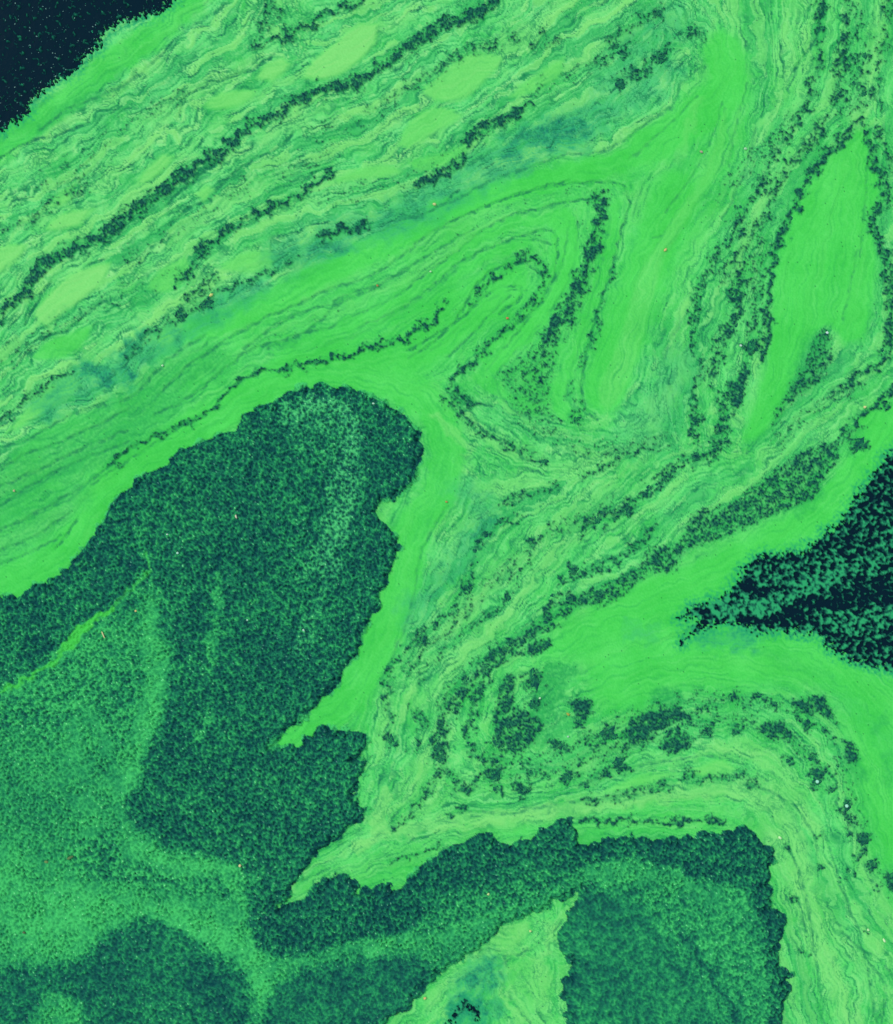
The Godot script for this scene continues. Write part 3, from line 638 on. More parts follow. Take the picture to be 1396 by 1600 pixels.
func patch(label: String, f: Array, v: float) -> void:
	area(grain, f, 6, v * 1.12)
	var n := new_id("algae_patch", label, "algae patch", "grainy dark patches in the scum")
	var r := outline(f, 3.0)
	for gy in range(r.position.y, r.end.y):
		for i in range(gy * W + r.position.x, gy * W + r.end.x):
			if tsd[i] > 0.0 and (id[i] < 8 or id[i] >= 30): id[i] = n


# noise drawn out along the drift
func combed(src: PackedByteArray, dx: PackedFloat32Array, dy: PackedFloat32Array, steps: Array) -> PackedFloat32Array:
	var a := field()
	for i in N: a[i] = src[i]
	for st in steps:
		var b := field()
		var r: float = st
		for gy in H:
			var row := gy * W
			for gx in W:
				var i := row + gx
				var ox := dx[i] * r
				var oy := dy[i] * r
				var x1 := clampi(int(gx + ox + 0.5), 0, W - 1)
				var y1 := clampi(int(gy + oy + 0.5), 0, H - 1)
				var x2 := clampi(int(gx - ox + 0.5), 0, W - 1)
				var y2 := clampi(int(gy - oy + 0.5), 0, H - 1)
				b[i] = (a[i] + a[y1 * W + x1] + a[y2 * W + x2]) * 0.33333
		a = b
	var mean := 0.0
	var sq := 0.0
	for i in range(0, N, 7):
		mean += a[i]
		sq += a[i] * a[i]
	var cnt := (N + 6) / 7
	mean /= cnt
	var dev := sqrt(maxf(sq / cnt - mean * mean, 0.0001))
	var k := 0.2 / dev
	for i in N: a[i] = (a[i] - mean) * k + 0.5
	return a


func grow() -> void:
	# drift direction
	var cs := 16
	var cw := W / cs + 2
	var ch := H / cs + 2
	var c2 := PackedFloat32Array()
	var s2 := PackedFloat32Array()
	c2.resize(cw * ch)
	s2.resize(cw * ch)
	for cy in ch:
		for cx in cw:
			var px := (cx * cs - M) * S
			var py := (cy * cs - M) * S
			var sc := 0.0
			var ss := 0.0
			for q: Vector4 in flow:
				var ux := q.x - px
				var uy := q.y - py
				var d := ux * ux + uy * uy
				if d < 90000.0:
					d = 1.0 / (d * d + 40000.0)
					sc += q.z * d
					ss += q.w * d
			var l := maxf(sqrt(sc * sc + ss * ss), 1e-12)
			c2[cy * cw + cx] = sc / l
			s2[cy * cw + cx] = ss / l
	var dx := field()
	var dy := field()
	for gy in H:
		var fy := float(gy) / cs
		var iy := int(fy)
		fy -= iy
		for gx in W:
			var fx := float(gx) / cs
			var ix := int(fx)
			fx -= ix
			var k := iy * cw + ix
			var c := lerpf(lerpf(c2[k], c2[k + 1], fx), lerpf(c2[k + cw], c2[k + cw + 1], fx), fy)
			var s := lerpf(lerpf(s2[k], s2[k + 1], fx), lerpf(s2[k + cw], s2[k + cw + 1], fx), fy)
			var l := sqrt(c * c + s * s) + 1e-9
			c /= l
			var i := gy * W + gx
			dx[i] = sqrt(maxf(0.0, (1.0 + c) * 0.5))
			dy[i] = sqrt(maxf(0.0, (1.0 - c) * 0.5)) * (1.0 if s >= 0.0 else -1.0)
	var m1 := combed(noise(21, 0.05, 2), dx, dy, [4.0, 9.0, 18.0, 30.0])
	var m2 := combed(noise(22, 0.11, 2), dx, dy, [3.0, 6.0, 12.0, 20.0])
	var fi := combed(noise(23, 0.26, 2), dx, dy, [1.4, 3.0, 6.0, 10.0])
	var m0 := combed(noise(24, 0.03, 2), dx, dy, [7.0, 15.0, 30.0, 44.0])
	var g1 := noise(31, 0.19, 2)              # granule texture of the mats
	var g2 := noise(32, 0.15, 1, true)         # cells
	var g3 := noise(33, 0.36, 1)
	var lo := noise(34, 0.012, 4)
	var lo2 := noise(35, 0.03, 2)
	var lobes := noise(36, 0.085, 1, true)
	var fl := noise(37, 0.15, 2)
	var sx := noise(38, 0.028, 2)
	var sy := noise(39, 0.028, 2)
	var mot := noise(40, 0.07, 3)

	var lut := PackedFloat32Array()
	lut.resize(256)
	for k in 256: lut[k] = Color(k / 255.0, 0, 0).srgb_to_linear().r * GAIN
	var hgt := field()
	var col := PackedColorArray()
	col.resize(N)
	var r: float
	var g: float
	var b: float
	for gy in H:
		for gx in W:
			var i := gy * W + gx
			var ux := wx[i]
			var uy := wy[i]
			var jx := clampi(int(gx + (sx[i] - 127.5) * 0.034 + 0.5), 0, W - 1)
			var jy := clampi(int(gy + (sy[i] - 127.5) * 0.034 + 0.5), 0, H - 1)
			var j := jy * W + jx
			var cell := g2[i] / 255.0
			var gn := g1[i] / 255.0
			var g3n := g3[i] / 255.0
			var lob := lobes[i] / 255.0
			var lown := lo[i] / 255.0
			var h := 0.03
			var sd := mass_sd[i] + (0.40 - lob) * 17.0 + (gn - 0.5) * 2.5 + ux * 1.5
			if mass_sd[i] > 25.0: sd = 25.0
			if sd > 0.0:
				# dense mat
				var t := tone[j] * 0.7 + tone[i] * 0.3
				var edge := clampf(1.0 - sd / 14.0, 0.0, 1.0)
				if t > 0.5: t += 0.2 * edge
				var si := silk[i]
				var mo := mot[i] / 255.0
				var l2 := lo2[i] / 255.0
				var n := (gn - 0.5) * 1.35 + (g3n - 0.5) * 0.6 + (0.4 - cell) * 0.3
				if t < 0.5: n *= clampf(0.65 + 1.3 * (l2 - 0.3), 0.6, 1.3)
				n = n * (1.0 - 0.62 * si) + (lown - 0.5) * 0.5 + (mo - 0.5) * (0.95 if t > 0.5 else 0.6) * (1.0 - 0.2 * si) + (fi[j] - 0.5) * 0.12
				var bl := bluish[i]
				# v: 0 darkest .. 1 brightest
				var v := 1.12 - t * 0.94 + n * (0.62 if t > 0.5 else 0.46) + bl * clampf(0.06 + gn * 0.5, 0.0, 0.42)
				v = clampf(v, -0.1, 1.0)
				if v < 0.25:
					var q := maxf(v + 0.1, 0.0) / 0.35
					r = lerpf(24, 29, q); g = lerpf(76, 106, q); b = lerpf(80, 88, q)
				elif v < 0.6:
					var q := (v - 0.25) / 0.35
					r = lerpf(29, 44, q); g = lerpf(106, 154, q); b = lerpf(88, 97, q)
				else:
					var q := (v - 0.6) / 0.4
					r = lerpf(44, 76, q); g = lerpf(154, 206, q); b = lerpf(97, 112, q)
				if bl > 0.0:
					r += bl * 8.0 * (v + 0.2); b += bl * 12.0 * (v + 0.1)
				h = 0.03 + 0.075 * smoothstep(0.0, 12.0, sd) + 0.035 * (n + 0.3) - 0.02 * lob
				if lawn[i] > 0.0:
					r += (76 - r) * lawn[i]; g += (212 - g) * lawn[i]; b += (88 - b) * lawn[i]
				if cell < 0.06 and g3n > 0.80 and si < 0.5:
					r += 70; g += 60; b += 60
			else:
				var a := amp[i]
				var f := fi[j]
				var m := m1[j]
				var mm := m2[j]
				r = 77; g = 219; b = 90
				var q := a * 0.85
				r += 16 * q; g += 1 * q; b += 30 * q
				# broad tone drift
				q = (lown - 0.5) * (0.6 + a) + (mot[i] / 255.0 - 0.5) * (0.22 + 0.5 * a)
				r += q * 30; g += q * 24; b += q * 26
				# fibres
				q = (f - 0.5) * (0.2 + a * 1.1)
				if q > 0.0:
					q = minf(q * 1.5, 0.7)
					r += (132 - r) * q; g += (234 - g) * q; b += (140 - b) * q
				else:
					q = minf(-q * 1.9, 0.7)
					r += (40 - r) * q; g += (158 - g) * q; b += (92 - b) * q
				# broad bands of paler and duller scum
				q = (m0[j] - 0.46) * a * 1.7
				if q > 0.0:
					q = minf(q, 0.6)
					r += (134 - r) * q; g += (230 - g) * q; b += (126 - b) * q
				else:
					q = minf(-q * 0.95, 0.5)
					r += (48 - r) * q; g += (172 - g) * q; b += (94 - b) * q
				# lenses of paler scum
				q = clampf((m - 0.63) * 9.0, 0.0, 1.0) * maxf(a - 0.15, 0.0) * 0.8
				r += (136 - r) * q; g += (231 - g) * q; b += (124 - b) * q
				# veins at the lens edges
				var vein := maxf(1.0 - absf(m - 0.6) / 0.05, 0.0) * 0.95
				vein = maxf(vein, maxf(1.0 - absf(mm - 0.52) / 0.075, 0.0) * 0.7)
				vein = maxf(vein, maxf(1.0 - absf(m - 0.34) / 0.045, 0.0) * 0.75)
				vein *= clampf((lo2[j] / 255.0 - 0.28) * 3.2, 0.15, 1.0) * clampf(a * 1.25 - 0.12, 0.0, 1.0)
				# pale lips beside the veins
				q = (maxf(1.0 - absf(m - 0.68) / 0.05, 0.0) * 0.55 + maxf(1.0 - absf(mm - 0.62) / 0.07, 0.0) * 0.4) * clampf(a * 1.2 - 0.2, 0.0, 1.0)
				r += (158 - r) * q; g += (240 - g) * q; b += (150 - b) * q
				# pale patches
				q = pale[i] * (0.9 + 0.3 * (f - 0.5))
				r += (137 - r) * q; g += (231 - g) * q; b += (126 - b) * q
				# mid green
				q = mid[i]
				if q > 0.0:
					q *= clampf(0.75 + (gn - 0.5) * 1.0, 0.2, 1.0)
					r += (46 - r) * q; g += (172 - g) * q; b += (88 - b) * q
				# thin teal
				q = teal[i]
				if q > 0.0:
					q *= clampf(0.8 + (lo2[i] / 255.0 - 0.5) * 0.8 + (mot[i] / 255.0 - 0.5) * 0.6 + (f - 0.5) * 1.1, 0.0, 1.15)
					var qq := minf(q, 1.0)
					r += (54 - r) * qq; g += (180 - g) * qq; b += (118 - b) * qq
					qq = clampf((q - 0.52) * 2.0, 0.0, 1.0) * clampf(0.42 + (gn - 0.5) * 1.0 - (f - 0.5) * 1.2, 0.0, 1.0)
					r += (26 - r) * qq; g += (108 - g) * qq; b += (102 - b) * qq
				r += (34 - r) * vein * 0.85; g += (136 - g) * vein * 0.85; b += (88 - b) * vein * 0.85
				# dark dashes drawn out along the drift
				q = clampf((0.34 - f) * 3.6, 0.0, 1.0) * clampf((lo2[j] / 255.0 - 0.42) * 4.0, 0.0, 1.0) * clampf(a * 1.3 - 0.2, 0.0, 1.0) * clampf(0.3 + g3n * 1.2, 0.0, 1.0)
				r += (28 - r) * q; g += (112 - g) * q; b += (86 - b) * q
				# seams
				q = dark[i] * clampf(0.25 + 1.7 * (mot[i] / 255.0 - 0.36) + (g3n - 0.5) * 0.9, 0.1, 1.0)
				r += (28 - r) * q; g += (118 - g) * q; b += (86 - b) * q
				# granules
				var gr := grain[i] * (0.5 + 0.8 * mot[i] / 255.0) + 0.10 * a * (lo2[i] / 255.0)
				q = clampf((gr * 0.9 + (0.42 - cell) * 0.35 + (0.5 - gn) * 0.6 + (0.5 - g3n) * 0.3 + (0.45 - lob) * 0.16 * clampf(gr * 2.0, 0.0, 1.0) - 0.5) * 2.7, 0.0, 1.0)
				h += 0.012 * (m - 0.5) + 0.008 * (f - 0.5) * a - 0.014 * dark[i] - 0.008 * vein + 0.012 * pale[i] - 0.01 * teal[i]
				if gr > 0.15:
					var qb := clampf((gr - 0.15) * 0.75, 0.0, 0.55)
					r += (44 - r) * qb; g += (168 - g) * qb; b += (92 - b) * qb
				if q > 0.0:
					h += 0.03 * q
					var lt := 0.55 * gn + 0.45 * g3n
					r += (12 + 34 * lt - r) * q; g += (46 + 100 * lt - g) * q; b += (62 + 36 * lt - b) * q
				# fine tooth
				q = (g3n - 0.5) * 9.0
				r += q; g += q; b += q
				# dark pinholes
				if cell < 0.035 and g3n < 0.16: r *= 0.45; g *= 0.55; b *= 0.75
			# open water
			var os := open_sd[i]
			if os > -24.0:
				os += ux * 4.5 + (gn - 0.5) * 13.0 + (g3n - 0.5) * 6.0
				if os > -16.0:
					var q_edge := clampf((os + 16.0) / 17.0, 0.0, 1.0) * clampf(0.1 + 1.3 * gn, 0.0, 1.0)
					r += (38 - r) * q_edge; g += (168 - g) * q_edge; b += (112 - b) * q_edge
				if os > 0.0:
					var fr := fl[i] / 255.0
					var dn := fleck[i]
					var rim := clampf(1.0 - os / 16.0, 0.0, 1.0)
					var e := dn * 0.95 + rim * 0.30 * (0.6 + ux) + (fr - 0.5) * 1.3 + (g3n - 0.5) * 0.25 + (mot[i] / 255.0 - 0.5) * 0.9 - 0.53
					var lt := clampf(e * 1.35 + 0.26, 0.0, 1.0)
					r = 12 + 38 * lt; g = 46 + 126 * lt; b = 58 + 52 * lt
					h = clampf((e + 0.16) * 0.1, -0.05, 0.03)
			hgt[i] = h
			col[i] = Color(lut[clampi(int(r), 0, 255)], lut[clampi(int(g), 0, 255)], lut[clampi(int(b), 0, 255)])
			# mats own what they cover, scum what they do not
			if sd > 0.0 and (id[i] < 8 or (id[i] >= 30 and not is_part[id[i]])):
				id[i] = near_mat(gx, gy)
			elif sd <= 0.0 and ((id[i] >= 8 and id[i] <= 13) or is_part[id[i]]):
				id[i] = scum_of((gx - M) * S, (gy - M) * S)
	mesh_all(hgt, col)


func near_mat(gx: int, gy: int) -> int:
	var x := (gx - M) * S
	var y := (gy - M) * S
	if y > 1270.0 and x > 395.0: return 10 if not (x < 900.0 and x > 860.0 and y > 1400.0) else 11
	return 8


func scum_of(x: float, y: float) -> int:
	if y > 1400.0 and x > 540.0 and x < 930.0: return 7
	if y > 1230.0: return 6
	if x > 560.0 and y > 800.0: return 5
	return 1


func mesh_all(hgt: PackedFloat32Array, col: PackedColorArray) -> void:
	var count := PackedInt32Array()
	count.resize(257)
	for gy in H - 1:
		var row := gy * W
		for i in range(row, row + W - 1):
			count[id[i] + 1] += 1
	for k in 256: count[k + 1] += count[k]
	var at := count.duplicate()
	var order := PackedInt32Array()
	order.resize(N)
	for gy in H - 1:
		var row := gy * W
		for i in range(row, row + W - 1):
			order[at[id[i]]] = i
			at[id[i]] += 1
	var stamp := PackedInt32Array()
	stamp.resize(N)
	stamp.fill(-1)
	var remap := PackedInt32Array()
	remap.resize(N)
	var tops := {}
	var keys := kinds.keys()
	keys.sort()
	for n: int in keys:
		var from := count[n]
		var to := count[n + 1]
		if to - from < 40: continue
		var vs := PackedVector3Array()
		var ns := PackedVector3Array()
		var cs := PackedColorArray()
		var ix := PackedInt32Array()
		var wet := n >= 15 and n <= 17
		for k in range(from, to):
			var i := order[k]
			if wet and hgt[i] < -0.004 and hgt[i + 1] < -0.004 and hgt[i + W] < -0.004 and hgt[i + W + 1] < -0.004: continue
			for c in [i, i + 1, i + W + 1, i + W]:
				if stamp[c] != n:
					stamp[c] = n
					remap[c] = vs.size()
					var gx: int = c % W
					var gy: int = c / W
					vs.append(Vector3(((gx - M) * S - CX) * 0.01, hgt[c], ((gy - M) * S - CY) * 0.01))
					cs.append(col[c])
					var l := hgt[c - 1] if gx > 0 else hgt[c]
					var rr := hgt[c + 1] if gx < W - 1 else hgt[c]
					var u := hgt[c - W] if gy > 0 else hgt[c]
					var d := hgt[c + W] if gy < H - 1 else hgt[c]
					ns.append(Vector3(l - rr, 0.03125, u - d).normalized())
			ix.append(remap[i]); ix.append(remap[i + 1]); ix.append(remap[i + W + 1])
			ix.append(remap[i]); ix.append(remap[i + W + 1]); ix.append(remap[i + W])
		if ix.is_empty(): continue
		var arr := []
		arr.resize(Mesh.ARRAY_MAX)
		arr[Mesh.ARRAY_VERTEX] = vs
		arr[Mesh.ARRAY_NORMAL] = ns
		arr[Mesh.ARRAY_COLOR] = cs
		arr[Mesh.ARRAY_INDEX] = ix
		var am := ArrayMesh.new()
		am.add_surface_from_arrays(Mesh.PRIMITIVE_TRIANGLES, arr)
		var q: Array = kinds[n]
		am.surface_set_material(0, mat_mat if (n >= 8 and n <= 13) or is_part[n] else mat_scum)
		var o := MeshInstance3D.new()
		o.mesh = am
		var parent: int = q[5]
		if parent >= 0 and tops.has(parent):
			o.name = q[0]
			tag(o, q[1], "")
			tops[parent].add_child(o, true)
		else:
			o.name = numbered(q[0])
			tag(o, q[1], q[2], q[3], q[4])
			add_child(o)
			tops[n] = o


# the bloom goes on beyond the plot, coarser
func build_outer() -> void:
	var n := FastNoiseLite.new()
	n.seed = 77
	n.frequency = 0.22
	n.fractal_octaves = 4
	n.domain_warp_enabled = true
	n.domain_warp_amplitude = 6.0
	n.domain_warp_frequency = 0.06
	var st := SurfaceTool.new()
	st.begin(Mesh.PRIMITIVE_TRIANGLES)
	var x0 := (-M * S - CX) * 0.01
	var x1 := ((W - 1 - M) * S - CX) * 0.01
	var z0 := (-M * S - CY) * 0.01
	var z1 := ((H - 1 - M) * S - CY) * 0.01
	var xs := []
	var zs := []
	for k in range(-36, 37):
		xs.append(x0 + k * 0.5 if k <= 0 else lerpf(x0, x1, minf(k / 18.0, 1.0)) if k <= 18 else x1 + (k - 18) * 0.5)
		zs.append(z0 + k * 0.5 if k <= 0 else lerpf(z0, z1, minf(k / 18.0, 1.0)) if k <= 18 else z1 + (k - 18) * 0.5)
	for a in xs.size() - 1:
		for c in zs.size() - 1:
			if a >= 36 and a < 54 and c >= 36 and c < 54: continue
			for v in [[0, 0], [1, 0], [1, 1], [0, 0], [1, 1], [0, 1]]:
				var x: float = xs[a + v[0]]
				var z: float = zs[c + v[1]]
				var t := n.get_noise_2d(x * 0.8 + z * 0.5, z * 2.0 - x)
				var q := smoothstep(0.05, 0.25, t)
				var cc := Color8(72, 214, 92).lerp(Color8(46, 160, 88), q * 0.8).srgb_to_linear()
				st.set_color(Color(cc.r * GAIN, cc.g * GAIN, cc.b * GAIN))
				st.add_vertex(Vector3(x, 0.03 + 0.05 * q, z))
	st.generate_normals()
	var o := MeshInstance3D.new()
	o.name = "algae_scum_beyond"
	o.mesh = st.commit()
	o.material_override = mat_scum
	tag(o, "green algae scum spreading on beyond the edges of the view", "algae scum", "", "stuff")
	add_child(o)


# specks of scum adrift on the open water in the upper left corner
func build_specks() -> void:
	var sp := SphereMesh.new()
	sp.radius = 0.5
	sp.height = 1.0
	sp.radial_segments = 6
	sp.rings = 3
	sp.material = mat_scum
	var mm := MultiMesh.new()
	mm.transform_format = MultiMesh.TRANSFORM_3D
	mm.use_colors = true
	mm.mesh = sp
	var spots := []
	for k in 9000:
		var x := rng.randf_range(-90, 300)
		var y := rng.randf_range(-90, 260)
		var i := clampi(int(y / S) + M, 0, H - 1) * W + clampi(int(x / S) + M, 0, W - 1)
		var sd := open_sd[i]
		if sd < -1.0 or id[i] != 16: continue
		var keep := 0.09 + 0.5 * exp(-maxf(sd, 0.0) / 11.0) * clampf(0.8 + 0.8 * wx[i], 0.0, 1.6)
		if rng.randf() < keep: spots.append([x, y, sd])
	mm.instance_count = spots.size()
	for k in spots.size():
		var q: Array = spots[k]
		var near := exp(-maxf(q[2], 0.0) / 12.0)
		var d := rng.randf_range(0.008, 0.019) * (1.0 + 0.9 * near * rng.randf())
		var l := pow(rng.randf(), 2.2)
		var c := tinted(24 + 110 * l, 66 + 116 * l, 74 + 96 * l)
		if rng.randf() < near * 0.9: c = tinted(22 + 26 * l, 90 + 100 * l, 80 + 50 * l)
		mm.set_instance_transform(k, Transform3D(Basis(Vector3.UP, rng.randf() * TAU) * Basis.from_scale(Vector3(d * rng.randf_range(0.9, 2.0), d * 0.6, d)), Vector3((q[0] - CX) * 0.01, 0.006, (q[1] - CY) * 0.01)))
		mm.set_instance_color(k, c)
	var o := MultiMeshInstance3D.new()
	o.name = "water_specks"
	o.multimesh = mm
	tag(o, "tiny pale and teal specks drifting on the dark water in the upper left corner", "specks", "", "stuff")
	add_child(o)


func tinted(r: float, g: float, b: float) -> Color:
	var c := Color(r / 255.0, g / 255.0, b / 255.0).srgb_to_linear()
	return Color(c.r * GAIN, c.g * GAIN, c.b * GAIN)


# a lumpy colony, about 1 across
func colony(sd: int) -> ArrayMesh:
	var n := FastNoiseLite.new()
	n.seed = sd
	n.frequency = 1.3
	var rg := RandomNumberGenerator.new()
	rg.seed = sd
	var st := SurfaceTool.new()
	st.begin(Mesh.PRIMITIVE_TRIANGLES)
	var rings := 5
	var segs := 18
	var lob := rg.randi_range(5, 8)
	var ph := rg.randf() * TAU
	var pts := []
	var cols := []
	for k in rings + 1:
		var t := float(k) / rings
		var rowp := []
		var rowc := []
		for s in segs:
			var a := TAU * s / segs
			var rad := 0.5 * (1.0 + 0.2 * absf(sin(a * lob * 0.5 + ph)) - 0.12 + 0.62 * n.get_noise_2d(cos(a), sin(a)))
			var rr := rad * sin(t * PI * 0.5)
			var y := 0.30 * cos(t * PI * 0.5) + 0.09 * n.get_noise_3d(cos(a) * t * 2.5, sin(a) * t * 2.5, 4.0) * (1.0 - t)
			rowp.append(Vector3(rr * cos(a), y, rr * sin(a)))
			var l := clampf(0.5 + 1.1 * n.get_noise_3d(cos(a) * t * 3.0, 9.0, sin(a) * t * 3.0) + 0.25 * (0.5 - t), 0.0, 1.0)
			rowc.append(tinted(22 + 30 * l * l, 70 + 96 * l * l, 72 + 18 * l))
		pts.append(rowp)
		cols.append(rowc)
	for k in rings:
		for s in segs:
			var s1 := (s + 1) % segs
			var quad := [[k, s], [k, s1], [k + 1, s1], [k, s], [k + 1, s1], [k + 1, s]]
			if k == 0: quad = [[0, s], [1, s1], [1, s]]
			for v in quad:
				st.set_color(cols[v[0]][v[1]])
				st.add_vertex(pts[v[0]][v[1]])
	st.generate_normals()
	st.index()
	return st.commit()


var clumps := []


func build_clumps() -> void:
	var kits := []
	for k in 12: kits.append(colony(100 + k))
	for q in clumps: clump(kits[rng.randi() % 12], q[0], q[1], q[2], q[3], q[4], q[5], q[6])


func plan_clumps() -> void:
	# single clumps the view shows clearly: x, y, half width, half height, turn
	var big := [
		["round dark clump beside the lower part of the smooth teardrop", 1177, 541, 11, 12, 0.0],
		["dark clump floating alone in smooth scum near the dark water at right", 1342, 696, 9, 14, 0.5],
		["dark clump at the left end of the clotted streak in the middle right", 1088, 713, 9, 8, 0.0],
		["small dark clump above the left end of the clotted streak", 1088, 658, 7, 8, 0.2],
		["dark clump at the top edge between the beaded streaks", 1282, 16, 8, 12, 0.0],
		["dark clump high in the upper right streaked scum, beside the pale wisps", 1309, 150, 7, 13, 0.4],
		["dark clump beside the smooth green lobe inside the rounded patch", 834, 1062, 9, 18, -0.2],
		["rounder dark clump under the smooth green lobe", 835, 1100, 9, 9, 0.0],
		["dark clump at the lower left corner of the rounded grainy patch", 780, 1162, 11, 9, 0.6],
		["dark clump at the lower right of the rounded grainy patch", 873, 1166, 12, 7, -0.3],
		["dark square-cornered clump above the pale ribbon", 775, 1210, 11, 11, 0.3],
		["dark clump low in the chain that bends round the middle", 687, 1168, 10, 11, 0.0],
		["dark clump lower left of the row below the smooth scum", 950, 1144, 14, 9, -0.5],
		["slim dark clump beside the crest of the curving scum", 1143, 1089, 9, 6, -0.3],
		["slim dark clump between the crest and its left neighbour", 1186, 1086, 9, 5, 0.0],
		["biggest clump in the chain near the right edge", 1280, 1208, 14, 9, 0.0],
		["dark clump with a pale bubble, second in the chain near the right edge", 1277, 1221, 8, 8, 0.0],
		["dark clump with a pale bubble, middle of the chain near the right edge", 1323, 1259, 8, 9, 0.0],
		["dark clump just under the bubbled one in the chain near the right edge", 1325, 1279, 8, 7, 0.0],
		["dark clump low in the chain near the right edge", 1349, 1311, 11, 11, 0.4],
		["dark clump cut by the right edge below the chain", 1393, 1376, 9, 17, -0.3],
		["small dark clump beside the low end of the chain near the right edge", 1363, 1350, 10, 7, 0.2],
		["single dark clump in the middle of the swirled scum", 794, 934, 6, 6, 0.0],
		["dark clump at the right end of the loops' foot", 900, 655, 11, 5, -0.5],
		["dark dash at the end of the strand under the loops", 851, 720, 9, 4, 0.0],
		["dark clump at the far left tip of the long grainy patch", 938, 930, 12, 9, 0.0],
		["dark clump on the thin speckled streak, left end", 897, 893, 9, 7, -0.6],
		["small dark clump left of the thin speckled streak", 866, 931, 7, 5, -0.4],
		["dark clump at the foot of the strand in the centre", 611, 1155, 6, 10, 0.0],
		["dark clump on the marbled scum near the top, beside a faint blue-green haze", 972, 82, 9, 5, 0.0],
		["curled dark clump beside the blue-green haze near the top", 970, 132, 11, 6, 0.4],
		["small dark clump between the curled one and the open smooth scum", 1011, 110, 5, 5, 0.0],
		["tall dark clump on the blue-green haze near the top", 1034, 92, 6, 11, 0.5],
		["dark clump just under the top edge in the marbled scum", 1027, 18, 8, 7, 0.0],
		["dark clump by the lower tip of the smooth teardrop", 1124, 672, 7, 8, 0.0],
		["dark knot in the seam left of the broken streak above the big mat", 494, 565, 6, 5, 0.0],
		["dark clot ending the streak below the long diagonal one", 320, 387, 6, 6, 0.0],
		["dark knot right of the pale lens near the left edge", 291, 424, 6, 11, 0.6],
		["dark dash in the blue-green seam at left", 322, 473, 14, 6, -0.5],
		["smaller dark dash below the first in the blue-green seam", 285, 494, 9, 5, -0.3],
		["dark dash beside the deep blue blot at left", 296, 462, 8, 4, -0.6],
		["little dark clump beside the crest, right of the pitted patch", 1270, 1185, 8, 6, 0.0],
		["little dark clump left of the pair beneath the pitted patch", 1234, 1189, 7, 5, 0.2],
		["dark clump in the left part of the thin ring under the smooth scum", 968, 1192, 11, 9, -0.7],
		["dark clump lowest on the left of the thin ring", 945, 1208, 9, 6, -0.5],
		["dark clump at the left edge of the row under the broad smooth scum", 918, 1103, 8, 12, 0.2],
		["flat dark clump between the chain and the arrow-shaped patch", 905, 1128, 7, 6, 0.0],
		["dark clump just right of the square-cornered one above the pale ribbon", 818, 1234, 13, 8, 0.2],
		["dark clump above the pale ribbon, third from the square-cornered one", 886, 1215, 10, 8, 0.0],
		["slim dark clump beside the square-cornered one above the pale ribbon", 776, 1234, 7, 5, 0.0]]
	for q in big:
		clumps.append([q[0], "single dark clumps", q[1], q[2], q[3], q[4], q[5]])
	# chains of small clumps
	var chains := [
		["small dark clump in the chain that bends round the middle", [900, 931, 873, 958, 842, 983, 800, 1008, 752, 1041, 725, 1079, 701, 1113, 687, 1140, 690, 1195, 718, 1228, 740, 1224], 22, 6.5, 5, "top"],
		["small dark clump in the inner chain beside the rounded grainy patch", [790, 1025, 769, 1048, 745, 1082, 739, 1117, 735, 1155, 745, 1190], 12, 5.5, 5, "top"],
		["small dark clump in the clotted streak at middle right", [1050, 727, 1040, 745, 995, 782, 968, 799, 926, 815, 905, 835], 14, 6.5, 5, "right"],
		["small dark clump beaded along the left side of the smooth teardrop", [1340, 188, 1308, 224, 1280, 254, 1253, 299, 1236, 337, 1219, 371, 1206, 424], 15, 4.5, 4, "top"],
		["small dark clump scattered left of the smooth teardrop", [1290, 190, 1253, 237, 1225, 275, 1212, 292, 1195, 344, 1164, 371, 1150, 402, 1145, 470, 1139, 514, 1126, 552], 26, 5.0, 9, "top"],
		["small dark clump in the long beaded streak at upper right", [1272, 131, 1246, 189, 1229, 213, 1201, 254, 1184, 303, 1164, 327, 1143, 358, 1119, 406], 16, 4.5, 6, "top"],
		["small dark clump in the outermost beaded streak at upper right", [1326, 10, 1322, 50, 1315, 76, 1311, 113, 1346, 89, 1342, 131, 1363, 144, 1377, 103], 16, 5.0, 7, "top"],
		["small dark clump at the right edge beside the smooth teardrop", [1372, 150, 1378, 230, 1383, 290, 1364, 337, 1372, 380, 1390, 430, 1384, 555], 12, 4.5, 6, "top"],
		["small dark clump in the chain near the right edge", [1205, 1100, 1250, 1128, 1300, 1150, 1311, 1195, 1301, 1235, 1328, 1300, 1345, 1330, 1335, 1372, 1373, 1400], 14, 5.0, 8, "top"],
		["small dark clump in the row below the broad smooth scum", [905, 1205, 919, 1172, 945, 1160, 1005, 1160, 1060, 1140, 1108, 1113, 1108, 1141, 1157, 1141], 15, 6.0, 8, "left"],
		["small dark clump above the pale ribbon in the lower middle", [700, 1273, 735, 1228, 755, 1200, 800, 1195, 842, 1204, 910, 1222, 940, 1212, 998, 1201], 14, 5.0, 10, "left"],
		["small dark clump in the grainy strand of the centre", [604, 1051, 622, 1034, 659, 996, 701, 962, 714, 976, 735, 897, 752, 842, 797, 811, 824, 842, 862, 821], 16, 4.5, 8, "foot"],
		["small dark clump between the teardrop's tip and the clotted streak", [1100, 640, 1090, 690, 1120, 695, 1145, 660, 1140, 620, 1110, 600], 14, 4.5, 8, "left"],
		["small dark clump along the edge of the curving pale band", [1250, 1458, 1256, 1490, 1225, 1328, 1291, 1362, 1280, 1309, 1373, 1493], 7, 4.0, 3, "left"],
		["small dark clump in the granular band beside the folded loops", [926, 395, 907, 438, 893, 476, 866, 517, 850, 560, 838, 600, 845, 640], 20, 4.5, 9, "top"],
		["small dark clump over the faint blue-green haze near the top", [935, 92, 960, 79, 990, 120, 1010, 100, 1046, 62, 1085, 42], 10, 4.0, 9, "left"]]
